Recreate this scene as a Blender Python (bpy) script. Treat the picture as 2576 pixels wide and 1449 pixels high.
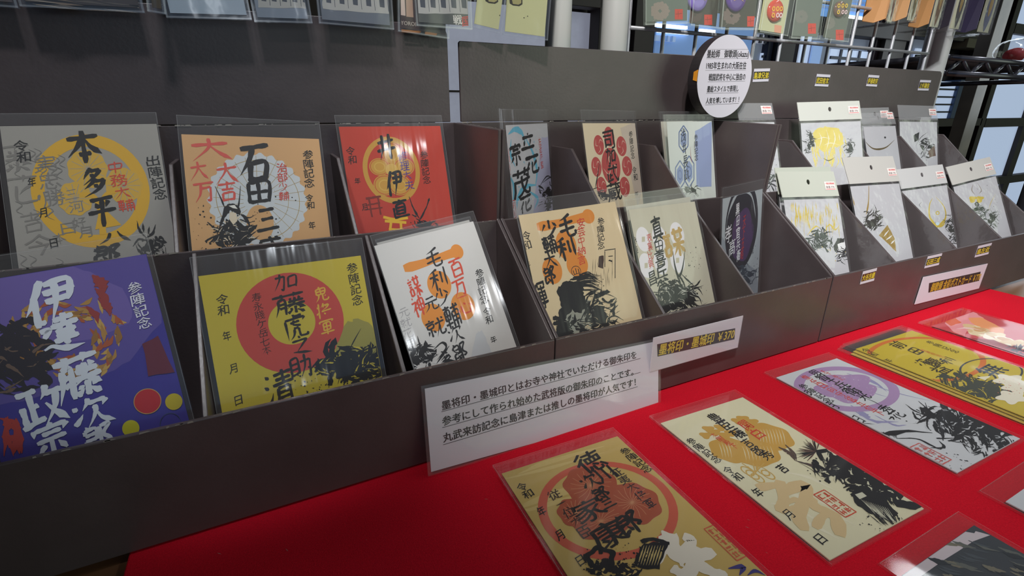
import bpy, bmesh, math, random
from mathutils import Vector, Matrix
from mathutils.geometry import tessellate_polygon

scene = bpy.context.scene
for _o in list(bpy.data.objects):
    bpy.data.objects.remove(_o)

# ------------------------------------------------------------------ camera, world, lights, exposure
S = 0.25                      # one unit of the layout = 25 cm (camera height over the table)
YAW, PITCH, ROLL, FPX = 0.45963734, 0.349513972, 0.00156935, 1238.61
IMW, IMH = 2576, 1449
_f = Vector((math.sin(YAW) * math.cos(PITCH), math.cos(YAW) * math.cos(PITCH), -math.sin(PITCH)))
_r = Vector((math.cos(YAW), -math.sin(YAW), 0))
_u = _r.cross(_f)
R_ = math.cos(ROLL) * _r + math.sin(ROLL) * _u
U_ = -math.sin(ROLL) * _r + math.cos(ROLL) * _u
CAM = Vector((0, 0, 1.0))
cam_data = bpy.data.cameras.new('camera')
cam_data.sensor_width = 36.0
cam_data.lens = FPX / IMW * 36.0
cam_data.clip_start = 0.01
cam = bpy.data.objects.new('camera', cam_data)
scene.collection.objects.link(cam)
cam.matrix_world = Matrix((
    (R_.x, U_.x, -_f.x, CAM.x * S), (R_.y, U_.y, -_f.y, CAM.y * S), (R_.z, U_.z, -_f.z, CAM.z * S), (0, 0, 0, 1)))
scene.camera = cam

vs = scene.view_settings
vs.view_transform = 'Standard'
vs.look = 'None'
vs.gamma = 1.0
vs.use_curve_mapping = False
vs.exposure = 0.0

world = bpy.data.worlds.new('shop_interior_light')
scene.world = world
world.use_nodes = True
_wt = world.node_tree
_bg = _wt.nodes['Background']
_tc = _wt.nodes.new('ShaderNodeTexCoord')


def _lobe(direction, lo, hi, col0, col1):
    """added glow in one direction: dark elsewhere, lighter towards it"""
    n = _wt.nodes.new('ShaderNodeVectorMath')
    n.operation = 'NORMALIZE'
    _wt.links.new(_tc.outputs['Generated'], n.inputs[0])
    d = _wt.nodes.new('ShaderNodeVectorMath')
    d.operation = 'DOT_PRODUCT'
    d.inputs[1].default_value = Vector(direction).normalized()
    _wt.links.new(n.outputs[0], d.inputs[0])
    r = _wt.nodes.new('ShaderNodeMapRange')
    r.interpolation_type = 'SMOOTHSTEP'
    r.inputs['From Min'].default_value = lo
    r.inputs['From Max'].default_value = hi
    _wt.links.new(d.outputs['Value'], r.inputs['Value'])
    m = _wt.nodes.new('ShaderNodeMix')
    m.data_type = 'RGBA'
    m.inputs['A'].default_value = col0 + (1,)
    m.inputs['B'].default_value = col1 + (1,)
    _wt.links.new(r.outputs['Result'], m.inputs['Factor'])
    return m.outputs['Result']


# dim shop all round, glows added for backboard reflections: green-white front right, bluish behind the viewer
_l1 = _lobe((0.62, -0.78, 0.12), 0.905, 0.975, (0.012, 0.012, 0.016), (0.95, 1.12, 0.88))
_l2 = _lobe((0.0, -0.98, 0.12), 0.88, 1.0, (0.0, 0.0, 0.0), (0.03, 0.09, 0.19))
_add = _wt.nodes.new('ShaderNodeMix')
_add.data_type = 'RGBA'
_add.blend_type = 'ADD'
_add.inputs['Factor'].default_value = 1.0
_wt.links.new(_l1, _add.inputs['A'])
_wt.links.new(_l2, _add.inputs['B'])
_wt.links.new(_add.outputs['Result'], _bg.inputs[0])
_bg.inputs[1].default_value = 1.0


def spot(name, loc, target, watts, col, deg, blend=0.6, size=0.04):
    d = bpy.data.lights.new(name, 'SPOT')
    d.energy = watts
    d.color = col
    d.spot_size = math.radians(deg)
    d.spot_blend = blend
    d.shadow_soft_size = size
    o = bpy.data.objects.new(name, d)
    scene.collection.objects.link(o)
    o.location = Vector(loc)
    o.rotation_euler = (Vector(target) - Vector(loc)).to_track_quat('-Z', 'Y').to_euler()
    return o


def area(name, loc, target, size, watts, col, sy=None):
    d = bpy.data.lights.new(name, 'AREA')
    d.energy = watts
    d.color = col
    d.size = size
    if sy:
        d.shape = 'RECTANGLE'
        d.size_y = sy
    o = bpy.data.objects.new(name, d)
    scene.collection.objects.link(o)
    o.location = Vector(loc)
    o.rotation_euler = (Vector(target) - Vector(loc)).to_track_quat('-Z', 'Y').to_euler()
    return o


spot('track_spot_left', (0.0, 0.05, 1.45), (-0.01, 0.475, 0.275), 44.0, (0.95, 0.97, 1.0), 21.0, 0.3)
spot('track_spot_middle', (-0.35, -0.35, 1.35), (0.55, 0.42, 0.13), 74.0, (1.0, 0.96, 0.91), 38, 0.9)
spot('track_spot_right', (-0.20, -0.45, 1.32), (0.98, 0.40, 0.14), 92.0, (0.98, 0.98, 1.0), 36, 0.9)
area('ceiling_tube_right', (1.9, 0.0, 1.55), (0.8, 0.3, 0.0), 1.2, 6.0, (0.93, 0.97, 1.0), 0.10)
for _i, (_x, _y, _c) in enumerate(((-0.55, -1.45, (1.0, 0.90, 0.72)), (0.05, -1.75, (0.86, 0.93, 1.0)), (0.75, -1.55, (0.95, 0.97, 1.0)), (1.6, -1.5, (1.0, 0.95, 0.85)))):
    area('ceiling_lamp_behind', (_x, _y, 1.5), (_x * 0.4, 0.3, 0.1), 0.04, 0.4, _c)


area('added_glare_strip_left', (0.0, -2.3, 0.72), (0.0, 0.4, 0.35), 0.08, 0.9, (0.86, 0.93, 1.0), 0.40)  # unseen strip lamp added for glare on the left hanging bags
area('added_glare_strip_right', (1.75, -1.9, 0.66), (0.3, 0.45, 0.33), 0.10, 1.6, (1.0, 0.98, 0.86), 0.40)  # second added strip lamp, out of view, for glare on the pale green packs

area('window_daylight', (3.1, 1.0, 0.55), (0.9, 0.40, 0.25), 0.7, 5.0, (0.80, 0.90, 1.0))

# ------------------------------------------------------------------ pixel -> place helpers
def ray(px, py):
    return _f + R_ * ((px - IMW / 2) / FPX) - U_ * ((py - IMH / 2) / FPX)


def at_y(px, py, y):
    d = ray(px, py)
    return CAM + d * (y / d.y)


def at_z(px, py, z=0.0):
    d = ray(px, py)
    return CAM + d * ((z - 1.0) / d.z)


# ------------------------------------------------------------------ materials
def lin(c):
    return tuple(((v / 255) / 12.92 if v / 255 <= 0.04045 else ((v / 255 + 0.055) / 1.055) ** 2.4) for v in c) + (1.0,)


MATS = {}


def mat(name, rgb, rough=0.6, metal=0.0, spec=0.5, noise=None, bump=None, emit=None):
    """noise = (scale, amount): soft wear in the colour; bump = (scale, strength)"""
    if name in MATS:
        return MATS[name]
    m = bpy.data.materials.new(name)
    m.use_nodes = True
    nt = m.node_tree
    b = nt.nodes['Principled BSDF']
    b.inputs['Base Color'].default_value = lin(rgb)
    b.inputs['Roughness'].default_value = rough
    b.inputs['Metallic'].default_value = metal
    b.inputs['Specular IOR Level'].default_value = spec
    tc = None
    if noise or bump:
        tc = nt.nodes.new('ShaderNodeTexCoord')
    if noise:
        n = nt.nodes.new('ShaderNodeTexNoise')
        n.inputs['Scale'].default_value = noise[0]
        n.inputs['Detail'].default_value = 6
        nt.links.new(tc.outputs['Object'], n.inputs['Vector'])
        r = nt.nodes.new('ShaderNodeValToRGB')
        c = lin(rgb)
        k0, k1 = 1 - noise[1], 1 + noise[1]
        r.color_ramp.elements[0].position = 0.3
        r.color_ramp.elements[1].position = 0.7
        r.color_ramp.elements[0].color = (c[0] * k0, c[1] * k0, c[2] * k0, 1)
        r.color_ramp.elements[1].color = (min(1, c[0] * k1), min(1, c[1] * k1), min(1, c[2] * k1), 1)
        nt.links.new(n.outputs['Fac'], r.inputs['Fac'])
        nt.links.new(r.outputs['Color'], b.inputs['Base Color'])
    if bump:
        n2 = nt.nodes.new('ShaderNodeTexNoise')
        n2.inputs['Scale'].default_value = bump[0]
        n2.inputs['Detail'].default_value = 4
        nt.links.new(tc.outputs['Object'], n2.inputs['Vector'])
        bp = nt.nodes.new('ShaderNodeBump')
        bp.inputs['Strength'].default_value = bump[1]
        bp.inputs['Distance'].default_value = 0.002
        nt.links.new(n2.outputs['Fac'], bp.inputs['Height'])
        nt.links.new(bp.outputs['Normal'], b.inputs['Normal'])
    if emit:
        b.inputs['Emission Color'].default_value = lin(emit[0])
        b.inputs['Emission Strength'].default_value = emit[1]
    MATS[name] = m
    return m


def ink(rgb):
    return mat('print_%02x%02x%02x' % tuple(rgb), rgb, 0.55, 0, 0.3)


def foil(name, rgb, rough=0.3):
    return mat(name, rgb, rough, 0.55, 0.8)


def clear_plastic(name, base=0.05, edge=0.55, rough=0.05, haze=0.03, tint=(1, 1, 1), bump=0.0, streak=0.0):
    if name in MATS:
        return MATS[name]
    m = bpy.data.materials.new(name)
    m.use_nodes = True
    nt = m.node_tree
    nt.nodes.clear()
    out = nt.nodes.new('ShaderNodeOutputMaterial')
    tr = nt.nodes.new('ShaderNodeBsdfTransparent')
    tr.inputs[0].default_value = tint + (1,)
    df = nt.nodes.new('ShaderNodeBsdfDiffuse')
    df.inputs[0].default_value = (0.8, 0.82, 0.84, 1)
    gl = nt.nodes.new('ShaderNodeBsdfGlossy')
    gl.inputs['Roughness'].default_value = rough
    lw = nt.nodes.new('ShaderNodeLayerWeight')
    lw.inputs['Blend'].default_value = 0.5
    pw = nt.nodes.new('ShaderNodeMath')
    pw.operation = 'POWER'
    pw.inputs[1].default_value = 4.0
    ma = nt.nodes.new('ShaderNodeMath')
    ma.operation = 'MULTIPLY_ADD'
    ma.inputs[1].default_value = edge
    ma.inputs[2].default_value = base
    m1 = nt.nodes.new('ShaderNodeMixShader')
    m1.inputs[0].default_value = haze
    m2 = nt.nodes.new('ShaderNodeMixShader')
    nt.links.new(lw.outputs['Facing'], pw.inputs[0])
    nt.links.new(pw.outputs[0], ma.inputs[0])
    nt.links.new(tr.outputs[0], m1.inputs[1])
    nt.links.new(df.outputs[0], m1.inputs[2])
    nt.links.new(ma.outputs[0], m2.inputs[0])
    nt.links.new(m1.outputs[0], m2.inputs[1])
    nt.links.new(gl.outputs[0], m2.inputs[2])
    nt.links.new(m2.outputs[0], out.inputs[0])
    if bump:
        tc = nt.nodes.new('ShaderNodeTexCoord')
        n2 = nt.nodes.new('ShaderNodeTexNoise')
        n2.inputs['Scale'].default_value = 60
        bp = nt.nodes.new('ShaderNodeBump')
        bp.inputs['Strength'].default_value = bump
        bp.inputs['Distance'].default_value = 0.003
        if streak:                                    # creases that run along the film
            mp = nt.nodes.new('ShaderNodeMapping')
            mp.inputs['Scale'].default_value = (streak, 0.12, 1)
            nt.links.new(tc.outputs['Object'], mp.inputs['Vector'])
            nt.links.new(mp.outputs['Vector'], n2.inputs['Vector'])
        else:
            nt.links.new(tc.outputs['Object'], n2.inputs['Vector'])
        nt.links.new(n2.outputs['Fac'], bp.inputs['Height'])
        nt.links.new(bp.outputs['Normal'], gl.inputs['Normal'])
    MATS[name] = m
    return m


SLEEVE = clear_plastic('clear_sleeve_film', 0.06, 0.5, 0.09, 0.028, bump=0.22, streak=1.1)
FLATFILM = clear_plastic('clear_sleeve_film_flat', 0.045, 0.45, 0.07, 0.02)
BAG = clear_plastic('clear_bag_film', 0.08, 0.6, 0.08, 0.04, bump=0.5)
HANG = clear_plastic('hanging_bag_film', 0.07, 0.6, 0.13, 0.025, bump=0.12)

# ------------------------------------------------------------------ object helpers
COL = scene.collection


def tag(o, label=None, cat=None, group=None, kind=None):
    if label:
        o['label'] = label
    if cat:
        o['category'] = cat
    if group:
        o['group'] = group
    if kind:
        o['kind'] = kind
    return o


def empty(name, mw, label, cat, group=None):
    o = bpy.data.objects.new(name, None)
    o.empty_display_size = 0.02
    COL.objects.link(o)
    o.matrix_world = mw
    return tag(o, label, cat, group)


class MB:
    """collects shapes, then links them as one mesh object"""

    def __init__(self):
        self.v, self.f, self.m, self.mats, self.sm = [], [], [], [], []

    def mi(self, m):
        if m not in self.mats:
            self.mats.append(m)
        return self.mats.index(m)

    def add(self, vs_, fs, m, smooth=False):
        o = len(self.v)
        k = self.mi(m)
        self.v += [tuple(p) for p in vs_]
        for f in fs:
            self.f.append(tuple(i + o for i in f))
            self.m.append(k)
            self.sm.append(smooth)

    def box(self, a, b, m):
        x0, y0, z0 = a
        x1, y1, z1 = b
        vs_ = [(x, y, z) for z in (z0, z1) for y in (y0, y1) for x in (x0, x1)]
        self.add(vs_, [(0, 2, 3, 1), (4, 5, 7, 6), (0, 1, 5, 4), (2, 6, 7, 3), (0, 4, 6, 2), (1, 3, 7, 5)], m)

    def prism(self, pts, d, m):
        """convex or simple polygon pts (3D), thickened by vector d"""
        n = len(pts)
        d = Vector(d)
        vs_ = [Vector(p) for p in pts] + [Vector(p) + d for p in pts]
        fs = [tuple(range(n)), tuple(range(2 * n - 1, n - 1, -1))]
        fs += [(i, i + n, (i + 1) % n + n, (i + 1) % n) for i in range(n)]
        self.add(vs_, fs, m)

    def tube(self, pts, r, m, n=8, cap=True):
        pts = [Vector(p) for p in pts]
        rings = []
        for i, p in enumerate(pts):
            d = (pts[min(i + 1, len(pts) - 1)] - pts[max(i - 1, 0)]).normalized()
            a = d.orthogonal().normalized()
            b = d.cross(a)
            rings.append([p + (a * math.cos(2 * math.pi * k / n) + b * math.sin(2 * math.pi * k / n)) * r for k in range(n)])
        # keep rings aligned
        vs_ = [q for rg in rings for q in rg]
        fs = []
        for i in range(len(pts) - 1):
            for k in range(n):
                fs.append((i * n + k, i * n + (k + 1) % n, (i + 1) * n + (k + 1) % n, (i + 1) * n + k))
        if cap:
            fs.append(tuple(range(n - 1, -1, -1)))
            fs.append(tuple((len(pts) - 1) * n + k for k in range(n)))
        self.add(vs_, fs, m, True)

    def build(self, name, parent=None, bevel=0.0, fix=True):
        me = bpy.data.meshes.new(name)
        me.from_pydata(self.v, [], self.f)
        for m in self.mats:
            me.materials.append(m)
        me.polygons.foreach_set('material_index', self.m)
        me.polygons.foreach_set('use_smooth', self.sm)
        if fix:
            bm = bmesh.new()
            bm.from_mesh(me)
            bmesh.ops.recalc_face_normals(bm, faces=bm.faces)
            bm.to_mesh(me)
            bm.free()
        me.update()
        o = bpy.data.objects.new(name, me)
        COL.objects.link(o)
        if parent:
            o.parent = parent
        if bevel:
            b = o.modifiers.new('edge', 'BEVEL')
            b.width = bevel
            b.segments = 2
            b.limit_method = 'ANGLE'
        return o


def su(*a):
    return tuple(v * S for v in a)


# ------------------------------------------------------------------ glyphs: printed type and brush strokes
_GL = {}


def weights(bold):
    """heavier weight: the outline is printed again a little to each side"""
    return [(0, 0), (bold, 0), (-bold, 0), (bold * .5, bold * .6), (-bold * .5, -bold * .6)] if bold else [(0, 0)]


def glyphs(text):
    key = text
    if key in _GL:
        return _GL[key]
    cu = bpy.data.curves.new('type', 'FONT')
    cu.body = text
    cu.size = 1.0
    cu.fill_mode = 'FRONT'
    cu.resolution_u = 2
    o = bpy.data.objects.new('type', cu)
    COL.objects.link(o)
    bpy.context.view_layer.update()
    me = o.evaluated_get(bpy.context.evaluated_depsgraph_get()).to_mesh()
    vs_ = [(v.co.x, v.co.y) for v in me.vertices]
    fs = [tuple(p.vertices) for p in me.polygons]
    o.to_mesh_clear()
    bpy.data.objects.remove(o)
    bpy.data.curves.remove(cu)
    _GL[key] = (vs_, fs)
    return _GL[key]


# brush characters: strokes of xxyy points on a 100 x 100 square (y down); p = tapering sweep, n = swelling sweep, d = dot, h = hooked end
BR = {}
_br = '''伊 p350418460270 20352098 401585128550 38329730 40508648 p601260504598
達 38188214 60046030 30329228 d46345242 p72326242 38468644 40568254 34669062 62446278 d10102220 063626341252 2668p1276 n0878287455869888
藤 05149510 30033220 p70026622 p203020600898 203038303894 22483646 22643662 d52265834 p84247634 48429438 44569852 p682464504270 n62529874 68626894 d52705878 p44906078 p86687876 n72789494
次 d08222034 p047818622848 p500444203038 46209218 p92188038 p62306050507030962 n625272769896
郎 p28042214 18161830 181650145052 18325030 18505048 185018844076 n38585482 6212901070409262 h92627270 62126299
政 04124610 28122882 28464444 10401084 02885276 p640460205034 60249622 p842474584698 n584474709896
宗 d50025212 p10140834 10189214 p92148232 28327630 14508846 h504850944290 p326020741084 d66588484
本 08249220 50025098 p482430500476 n522470529876 34726870
多 p440430201638 40147412 p741260301658 d40245434 p584040581672 54508848 p884864781498 d50606470
平 12108806 d30204038 p72166236 04509646 50105098
八 p361828600490 n561070509892
石 08109206 p461030400472 34483492 344880467690 34867684
田 14121690 141286108290 50125086 16508448 16868284
三 18148010 24487444 04889682
成 12229216 p122414600294 16464444 h444438823076 50026250 h625092909274 p824064703896 d70048214
井 10329026 04629656 p340434501696 68026898
直 08149210 48024626 262872267280 26282680 28447042 28607058 28767074 08929688 12401290
加 04244420 h442038922886 p240422400294 58285886 582890268888 58808878
虎 50025020 52108408 p122212601296 12209216 p92168430 30347030 482444407248 p425838802096 62566288 h628892889478 42566254
之 d44045416 16288024 p80242680 n147636809492
助 08160876 081640144076 08364034 08564054 02804670 50329228 h922886927684 p700468504496
清 d06101820 d02381448 p029618802660 34149410 38289026 30429838 64026442 44524498 44528450 h845084967692 46668264 46808278
正 14128808 50125088 50468444 24462488 04909686
毛 p780450141822 12408834 08649258 501250849088 h90889470
利 p500430100816 04345430 30103098 p283618560278 d34405056 68186870 9204929 h92049288
少 50025050 p282220340656 d68189244 p844654801098
輔 04124410 10241064 102438223864 10443842 10623860 02784876 24022498 50189814 54365498 543694349496 54549252 54729270 74027498 d84049412
元 24127808 06409636 p364232700496 604062889288 h92889670
就 d24022812 04184816 10301048 103040284048 10484046 26502692 p14600882 d36604676 50329828 p700472404898 724074889490 h94909872 d86069416
太 08309226 p480446400496 n503272669894 d40745288
一 n065030509446
心 d08501270 283034807886 h78868060 d48146030 d78309652
百 08109206 p48103628 22302296 223078287896 22587656 22927690
万 06169412 40368032 h803274906086 p401632600696
大 08329226 p480444440496 n503470669894
吉 10169012 50025038 22407838 26582696 265876567494 26907488
立 50025212 14249020 d30362466? p70366270 04809676
花 05149510 30033224 p70026624 p343420580676 20582098 p843668505864 523654889490 h94909672
武 08249222 18083806 28482880 28624858 08461082 04905482 58045850 h585094949874 d80049012
中 14221464 142286208460 14628460 50025098
将 d10201834 p04701656 20022098 p520446143430 44188416 p841670344048 d46205230 d62166826 36549850 h7448749 d50645876
鬼 48044012 22182252 221878167650 22347632 22527650 50185250 p385230761096 605462889090 h90909676 d74607866
軍 10121024 101290108620 30263072 302672247270 30487046 30707068 08849482 50185098
謀 16082210 04223820 10343232 10463244 10581088 105832563286 10863284 44169814 58025842 84028442 58287 58428442 44569854 70426 70427098 p685660724490 n725682729890
神 d14082210 04304028 p402820540270 24502498 d28504060 50245072 502490229070 50489046 50709068 70027098'''
for _ln in _br.split('\n'):
    _k = _ln.split()
    BR[_k[0]] = _k[1:]


def br_strokes(ch):
    out = []
    for s in BR[ch]:
        s = s.replace('?', '')
        kind = s[0] if s[0] in 'pndh' else ''
        s = s.lstrip('pndh')
        if 'p' in s:
            s = s.split('p')[0]
        pts = [(int(s[i:i + 2]), int(s[i + 2:i + 4])) for i in range(0, len(s) - 3, 4)]
        if len(pts) >= 2:
            out.append((kind, pts))
    return out


PROF = {'': [(0, .75), (.12, 1.1), (.5, .8), (.88, 1.05), (1, .6)], 'p': [(0, .7), (.12, 1.15), (.5, .8), (1, .08)],
        'n': [(0, .35), (.4, .75), (.72, 1.35), (1, .08)], 'd': [(0, .2), (.55, 1.3), (1, .5)], 'h': [(0, .8), (.4, .9), (.8, 1.05), (1, .1)],
        't': [(0, .15), (.5, 1.), (1, .1)], 'e': [(0, 1), (1, 1)]}


def prof(kind, t):
    p = PROF[kind]
    for (a, x), (b, y) in zip(p, p[1:]):
        if t <= b:
            return x + (y - x) * (t - a) / max(1e-6, b - a)
    return p[-1][1]


def smooth_line(pts, n):
    """Catmull-Rom through pts, n samples"""
    P = [Vector(p) for p in pts]
    if len(P) == 2:
        return [P[0].lerp(P[1], i / (n - 1)) for i in range(n)]
    Q = [P[0] * 2 - P[1]] + P + [P[-1] * 2 - P[-2]]
    out = []
    m = len(P) - 1
    for i in range(n):
        t = i / (n - 1) * m
        k = min(int(t), m - 1)
        t -= k
        a, b, c, d = Q[k:k + 4]
        out.append(0.5 * (2 * b + (c - a) * t + (2 * a - 5 * b + 4 * c - d) * t * t + (3 * b - a - 3 * c + d) * t ** 3))
    return out


class Frame:
    """a flat thing's plane: found from the two ends of one straight edge (pixels, each at its own depth y) and a lean in degrees"""

    def __init__(self, pa, pb, ya, yb, lean, z=None):
        if z is not None:
            A, B = at_z(*pa, z), at_z(*pb, z)
        else:
            A, B = at_y(*pa, ya), at_y(*pb, yb)
        self.A, self.B = A, B
        self.U = (B - A).normalized()
        self.W0 = (B - A).length
        h = Vector((self.U.x, self.U.y, 0)).normalized()
        back = Vector((-h.y, h.x, 0))                # horizontal, away from the viewer
        a = math.radians(lean)
        up = back * math.cos(a) + Vector((0, 0, 1)) * math.sin(a)
        up = (up - self.U * up.dot(self.U)).normalized()
        self.UP = up
        self.N = self.U.cross(up)

    def setup(self, W, H, edge='top'):
        self.W, self.H = W, H
        M = (self.A + self.B) / 2
        self.O = M - self.UP * H if edge == 'top' else M     # centre of the bottom edge
        return self

    def fit(self, H, lean):
        """length so that the lower edge stands on its tier's shelf, or against the panel in front"""
        if lean < 20 or H is None:
            return H
        zt, yt = min(self.A.z, self.B.z), min(self.A.y, self.B.y)
        rear = zt > .85
        fl, ylim = (.382, 1.60 + .012 + .012) if rear else (.062, 1.194 + .012 + .012)
        return min((zt - fl) / max(.2, self.UP.z), (yt - ylim) / max(.02, self.UP.y), .74)

    def mw(self, lift=0.0):
        o = (self.O + self.N * lift) * S
        u, v, n = self.U, self.UP, self.N
        return Matrix(((u.x, v.x, n.x, o.x), (u.y, v.y, n.y, o.y), (u.z, v.z, n.z, o.z), (0, 0, 0, 1)))

    def loc(self, px, py):
        """pixel -> local metres (x right from the middle, y up from the bottom edge)"""
        d = ray(px, py)
        t = (self.O - CAM).dot(self.N) / d.dot(self.N)
        q = CAM + d * t - self.O
        return Vector((q.dot(self.U) * S, q.dot(self.UP) * S))


class Art:
    """print on a flat thing: coloured layers laid a few hundredths of a millimetre above the paper"""

    def __init__(self, fr, mb, seed=0, z0=0.0003, dz=0.0000018):
        self.f, self.mb, self.z, self.dz = fr, mb, z0, dz
        self.cs = 1.0
        self.rnd = random.Random(seed)
        self.X, self.Y = fr.W * S / 2, fr.H * S
        self.clip = True

    def step(self):
        self.z += self.dz

    def put(self, pts, faces, m):
        self.z += self.dz * 0.15
        x, y = self.X, self.Y
        if self.clip:
            e = 0.0002
            if all(p[0] > x for p in pts) or all(p[0] < -x for p in pts) or all(p[1] < 0 for p in pts) or all(p[1] > y for p in pts):
                return
            pts = [(max(-x + e, min(x - e, p[0])), max(e, min(y - e, p[1]))) for p in pts]
        fs = []
        for f in faces:
            a = sum(pts[f[i]][0] * pts[f[(i + 1) % len(f)]][1] - pts[f[(i + 1) % len(f)]][0] * pts[f[i]][1] for i in range(len(f)))
            if abs(a) > 1e-12:
                fs.append(f if a > 0 else tuple(reversed(f)))
        self.mb.add([(p[0], p[1], self.z) for p in pts], fs, m)

    def L(self, x, y):
        return self.f.loc(x, y)

    def M(self, c):
        return c if isinstance(c, bpy.types.Material) else ink(c)

    # -- local shapes
    def lstroke(self, pts, w, m, kind='', jag=0.0):
        n = max(5, min(16, 3 * len(pts) + 3))
        Cn = smooth_line(pts, n)
        vs_ = []
        for i, p in enumerate(Cn):
            d = Cn[min(i + 1, n - 1)] - Cn[max(i - 1, 0)]
            if d.length < 1e-9:
                d = Vector((1, 0))
            d.normalize()
            q = Vector((-d.y, d.x)) * (w / 2 * prof(kind, i / (n - 1)))
            j1, j2 = (1 + self.rnd.uniform(-jag, jag), 1 + self.rnd.uniform(-jag, jag)) if jag else (1, 1)
            vs_ += [p + q * j1, p - q * j2]
        self.put(vs_, [(2 * i, 2 * i + 1, 2 * i + 3, 2 * i + 2) for i in range(n - 1)], m)

    def lpoly(self, pts, m):
        tri = tessellate_polygon([[Vector((p[0], p[1], 0)) for p in pts]])
        self.put([tuple(p) for p in pts], [tuple(t) for t in tri], m)

    def lellipse(self, c, a, b, m, rot=0.0, n=40, r0=0.0, wob=0.0, lobes=0):
        ca, sa = math.cos(rot), math.sin(rot)

        def P(t, k):
            s = k * (1 + wob * math.cos(lobes * t)) if lobes else k
            x, y = a * s * math.cos(t), b * s * math.sin(t)
            return (c[0] + x * ca - y * sa, c[1] + x * sa + y * ca)
        T = [2 * math.pi * i / n for i in range(n)]
        if r0:
            vs_ = [q for t in T for q in (P(t, 1), P(t, r0))]
            self.put(vs_, [(2 * i, 2 * i + 1, 2 * ((i + 1) % n) + 1, 2 * ((i + 1) % n)) for i in range(n)], m)
        else:
            self.put([c] + [P(t, 1) for t in T], [(0, i + 1, (i + 1) % n + 1) for i in range(n)], m)

    # -- pixel-based shapes
    def wpx(self, x, y, w):
        return (self.L(x + w, y) - self.L(x, y)).length if w else 0

    def s(self, c, w, *pts, k='', jag=0.0):
        """brush stroke through pixels, w = width in millimetres"""
        self.step()
        self.lstroke([self.L(*p) for p in pts], w / 1000, self.M(c), k, jag)

    def poly(self, c, *pts, jag=0.0, sub=0):
        self.step()
        q = [self.L(*p) for p in pts]
        if sub:
            o = []
            for i in range(len(q)):
                for j in range(sub):
                    o.append(q[i].lerp(q[(i + 1) % len(q)], j / sub))
            q = [p + Vector((self.rnd.uniform(-jag, jag), self.rnd.uniform(-jag, jag))) / 1000 for p in o]
        self.lpoly(q, self.M(c))

    def ring(self, c, cx, cy, rx, ry=None, r0=0.0, wob=0.0, lobes=0, n=48):
        """in-plane ellipse; rx, ry are pixel half-widths along the thing's own axes"""
        self.step()
        o = self.L(cx, cy)
        a = self.axis(cx, cy, rx, 0)
        b = self.axis(cx, cy, ry or rx, 1) if ry else a
        self.lellipse(tuple(o), a, b, self.M(c), 0, n, r0, wob, lobes)

    def axis(self, cx, cy, r, k):
        """metres that r pixels of extent cover along the thing's own x (k=0) or y (k=1) axis"""
        o = self.L(cx, cy)
        d = Vector((0.002, 0)) if k == 0 else Vector((0, 0.002))
        p = self.pix(o + d)
        q = self.pix(o)
        ext = abs(p[0] - q[0]) if k == 0 else abs(p[1] - q[1])
        return 0.002 * r / max(ext, 1e-6)

    def pix(self, l):
        P_ = self.f.O + (self.f.U * l[0] + self.f.UP * l[1]) / S - CAM
        z = P_.dot(_f)
        return (IMW / 2 + FPX * P_.dot(R_) / z, IMH / 2 - FPX * P_.dot(U_) / z)

    def glyph(self, ch, o, w, h, m, bw=11.0, jag=0.12, wild=0.0):
        """one character, centre o, width w and height h in local metres"""
        r = self.rnd
        if ch in BR:
            sh = r.uniform(-wild, wild)
            for kind, pts in br_strokes(ch):
                q = []
                for x, y in pts:
                    x, y = x / 100 - 0.5, 0.5 - y / 100
                    y += 0.10 * x
                    x += sh * y + r.uniform(-.012, .012)
                    q.append(Vector((o[0] + x * w, o[1] + y * h)))
                self.lstroke(q, bw / 100 * math.sqrt(w * h), m, kind, jag)
        else:
            vs_, fs = glyphs(ch)
            bold = 0.018 if bw > 9 else (0.008 if bw > 7 else 0)
            if not fs:
                return
            x0, x1 = min(v[0] for v in vs_), max(v[0] for v in vs_)
            y0, y1 = min(v[1] for v in vs_), max(v[1] for v in vs_)
            W_, H_ = max(x1 - x0, .7), max(y1 - y0, .7)
            cx, cy = (x0 + x1) / 2, (y0 + y1) / 2
            a = r.uniform(0, 6)
            for ox, oy in weights(bold):
                q = []
                for x, y in vs_:
                    x, y = (x + ox - cx) / W_, (y + oy - cy) / H_
                    y += 0.12 * x + 0.02 * math.sin(7 * x + a)
                    x += 0.03 * math.sin(5 * y + a)
                    q.append((o[0] + x * w, o[1] + y * h))
                self.put(q, fs, m)

    def c(self, ch, col, x, y, w, h, bw=11.0, jag=0.12):
        """one brush character centred on a pixel, w x h pixels"""
        self.step()
        self.glyph(ch, self.L(x, y), 2 * self.cs * self.axis(x, y, w / 2, 0), 2 * self.cs * self.axis(x, y, h / 2, 1), self.M(col), bw, jag, 0.08)

    def v(self, text, col, p0, p1, asp=1.0, bw=8.0, gap=0.95):
        """a column of characters from the centre of the first to the centre of the last"""
        self.step()
        a, b = self.L(*p0), self.L(*p1)
        n = len(text)
        h = (b - a).length / max(1, n - 1) * gap
        for i, ch in enumerate(text):
            if ch != ' ':
                self.glyph(ch, a.lerp(b, i / max(1, n - 1)), h * asp, h, self.M(col), bw, 0.1, 0.06)

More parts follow.
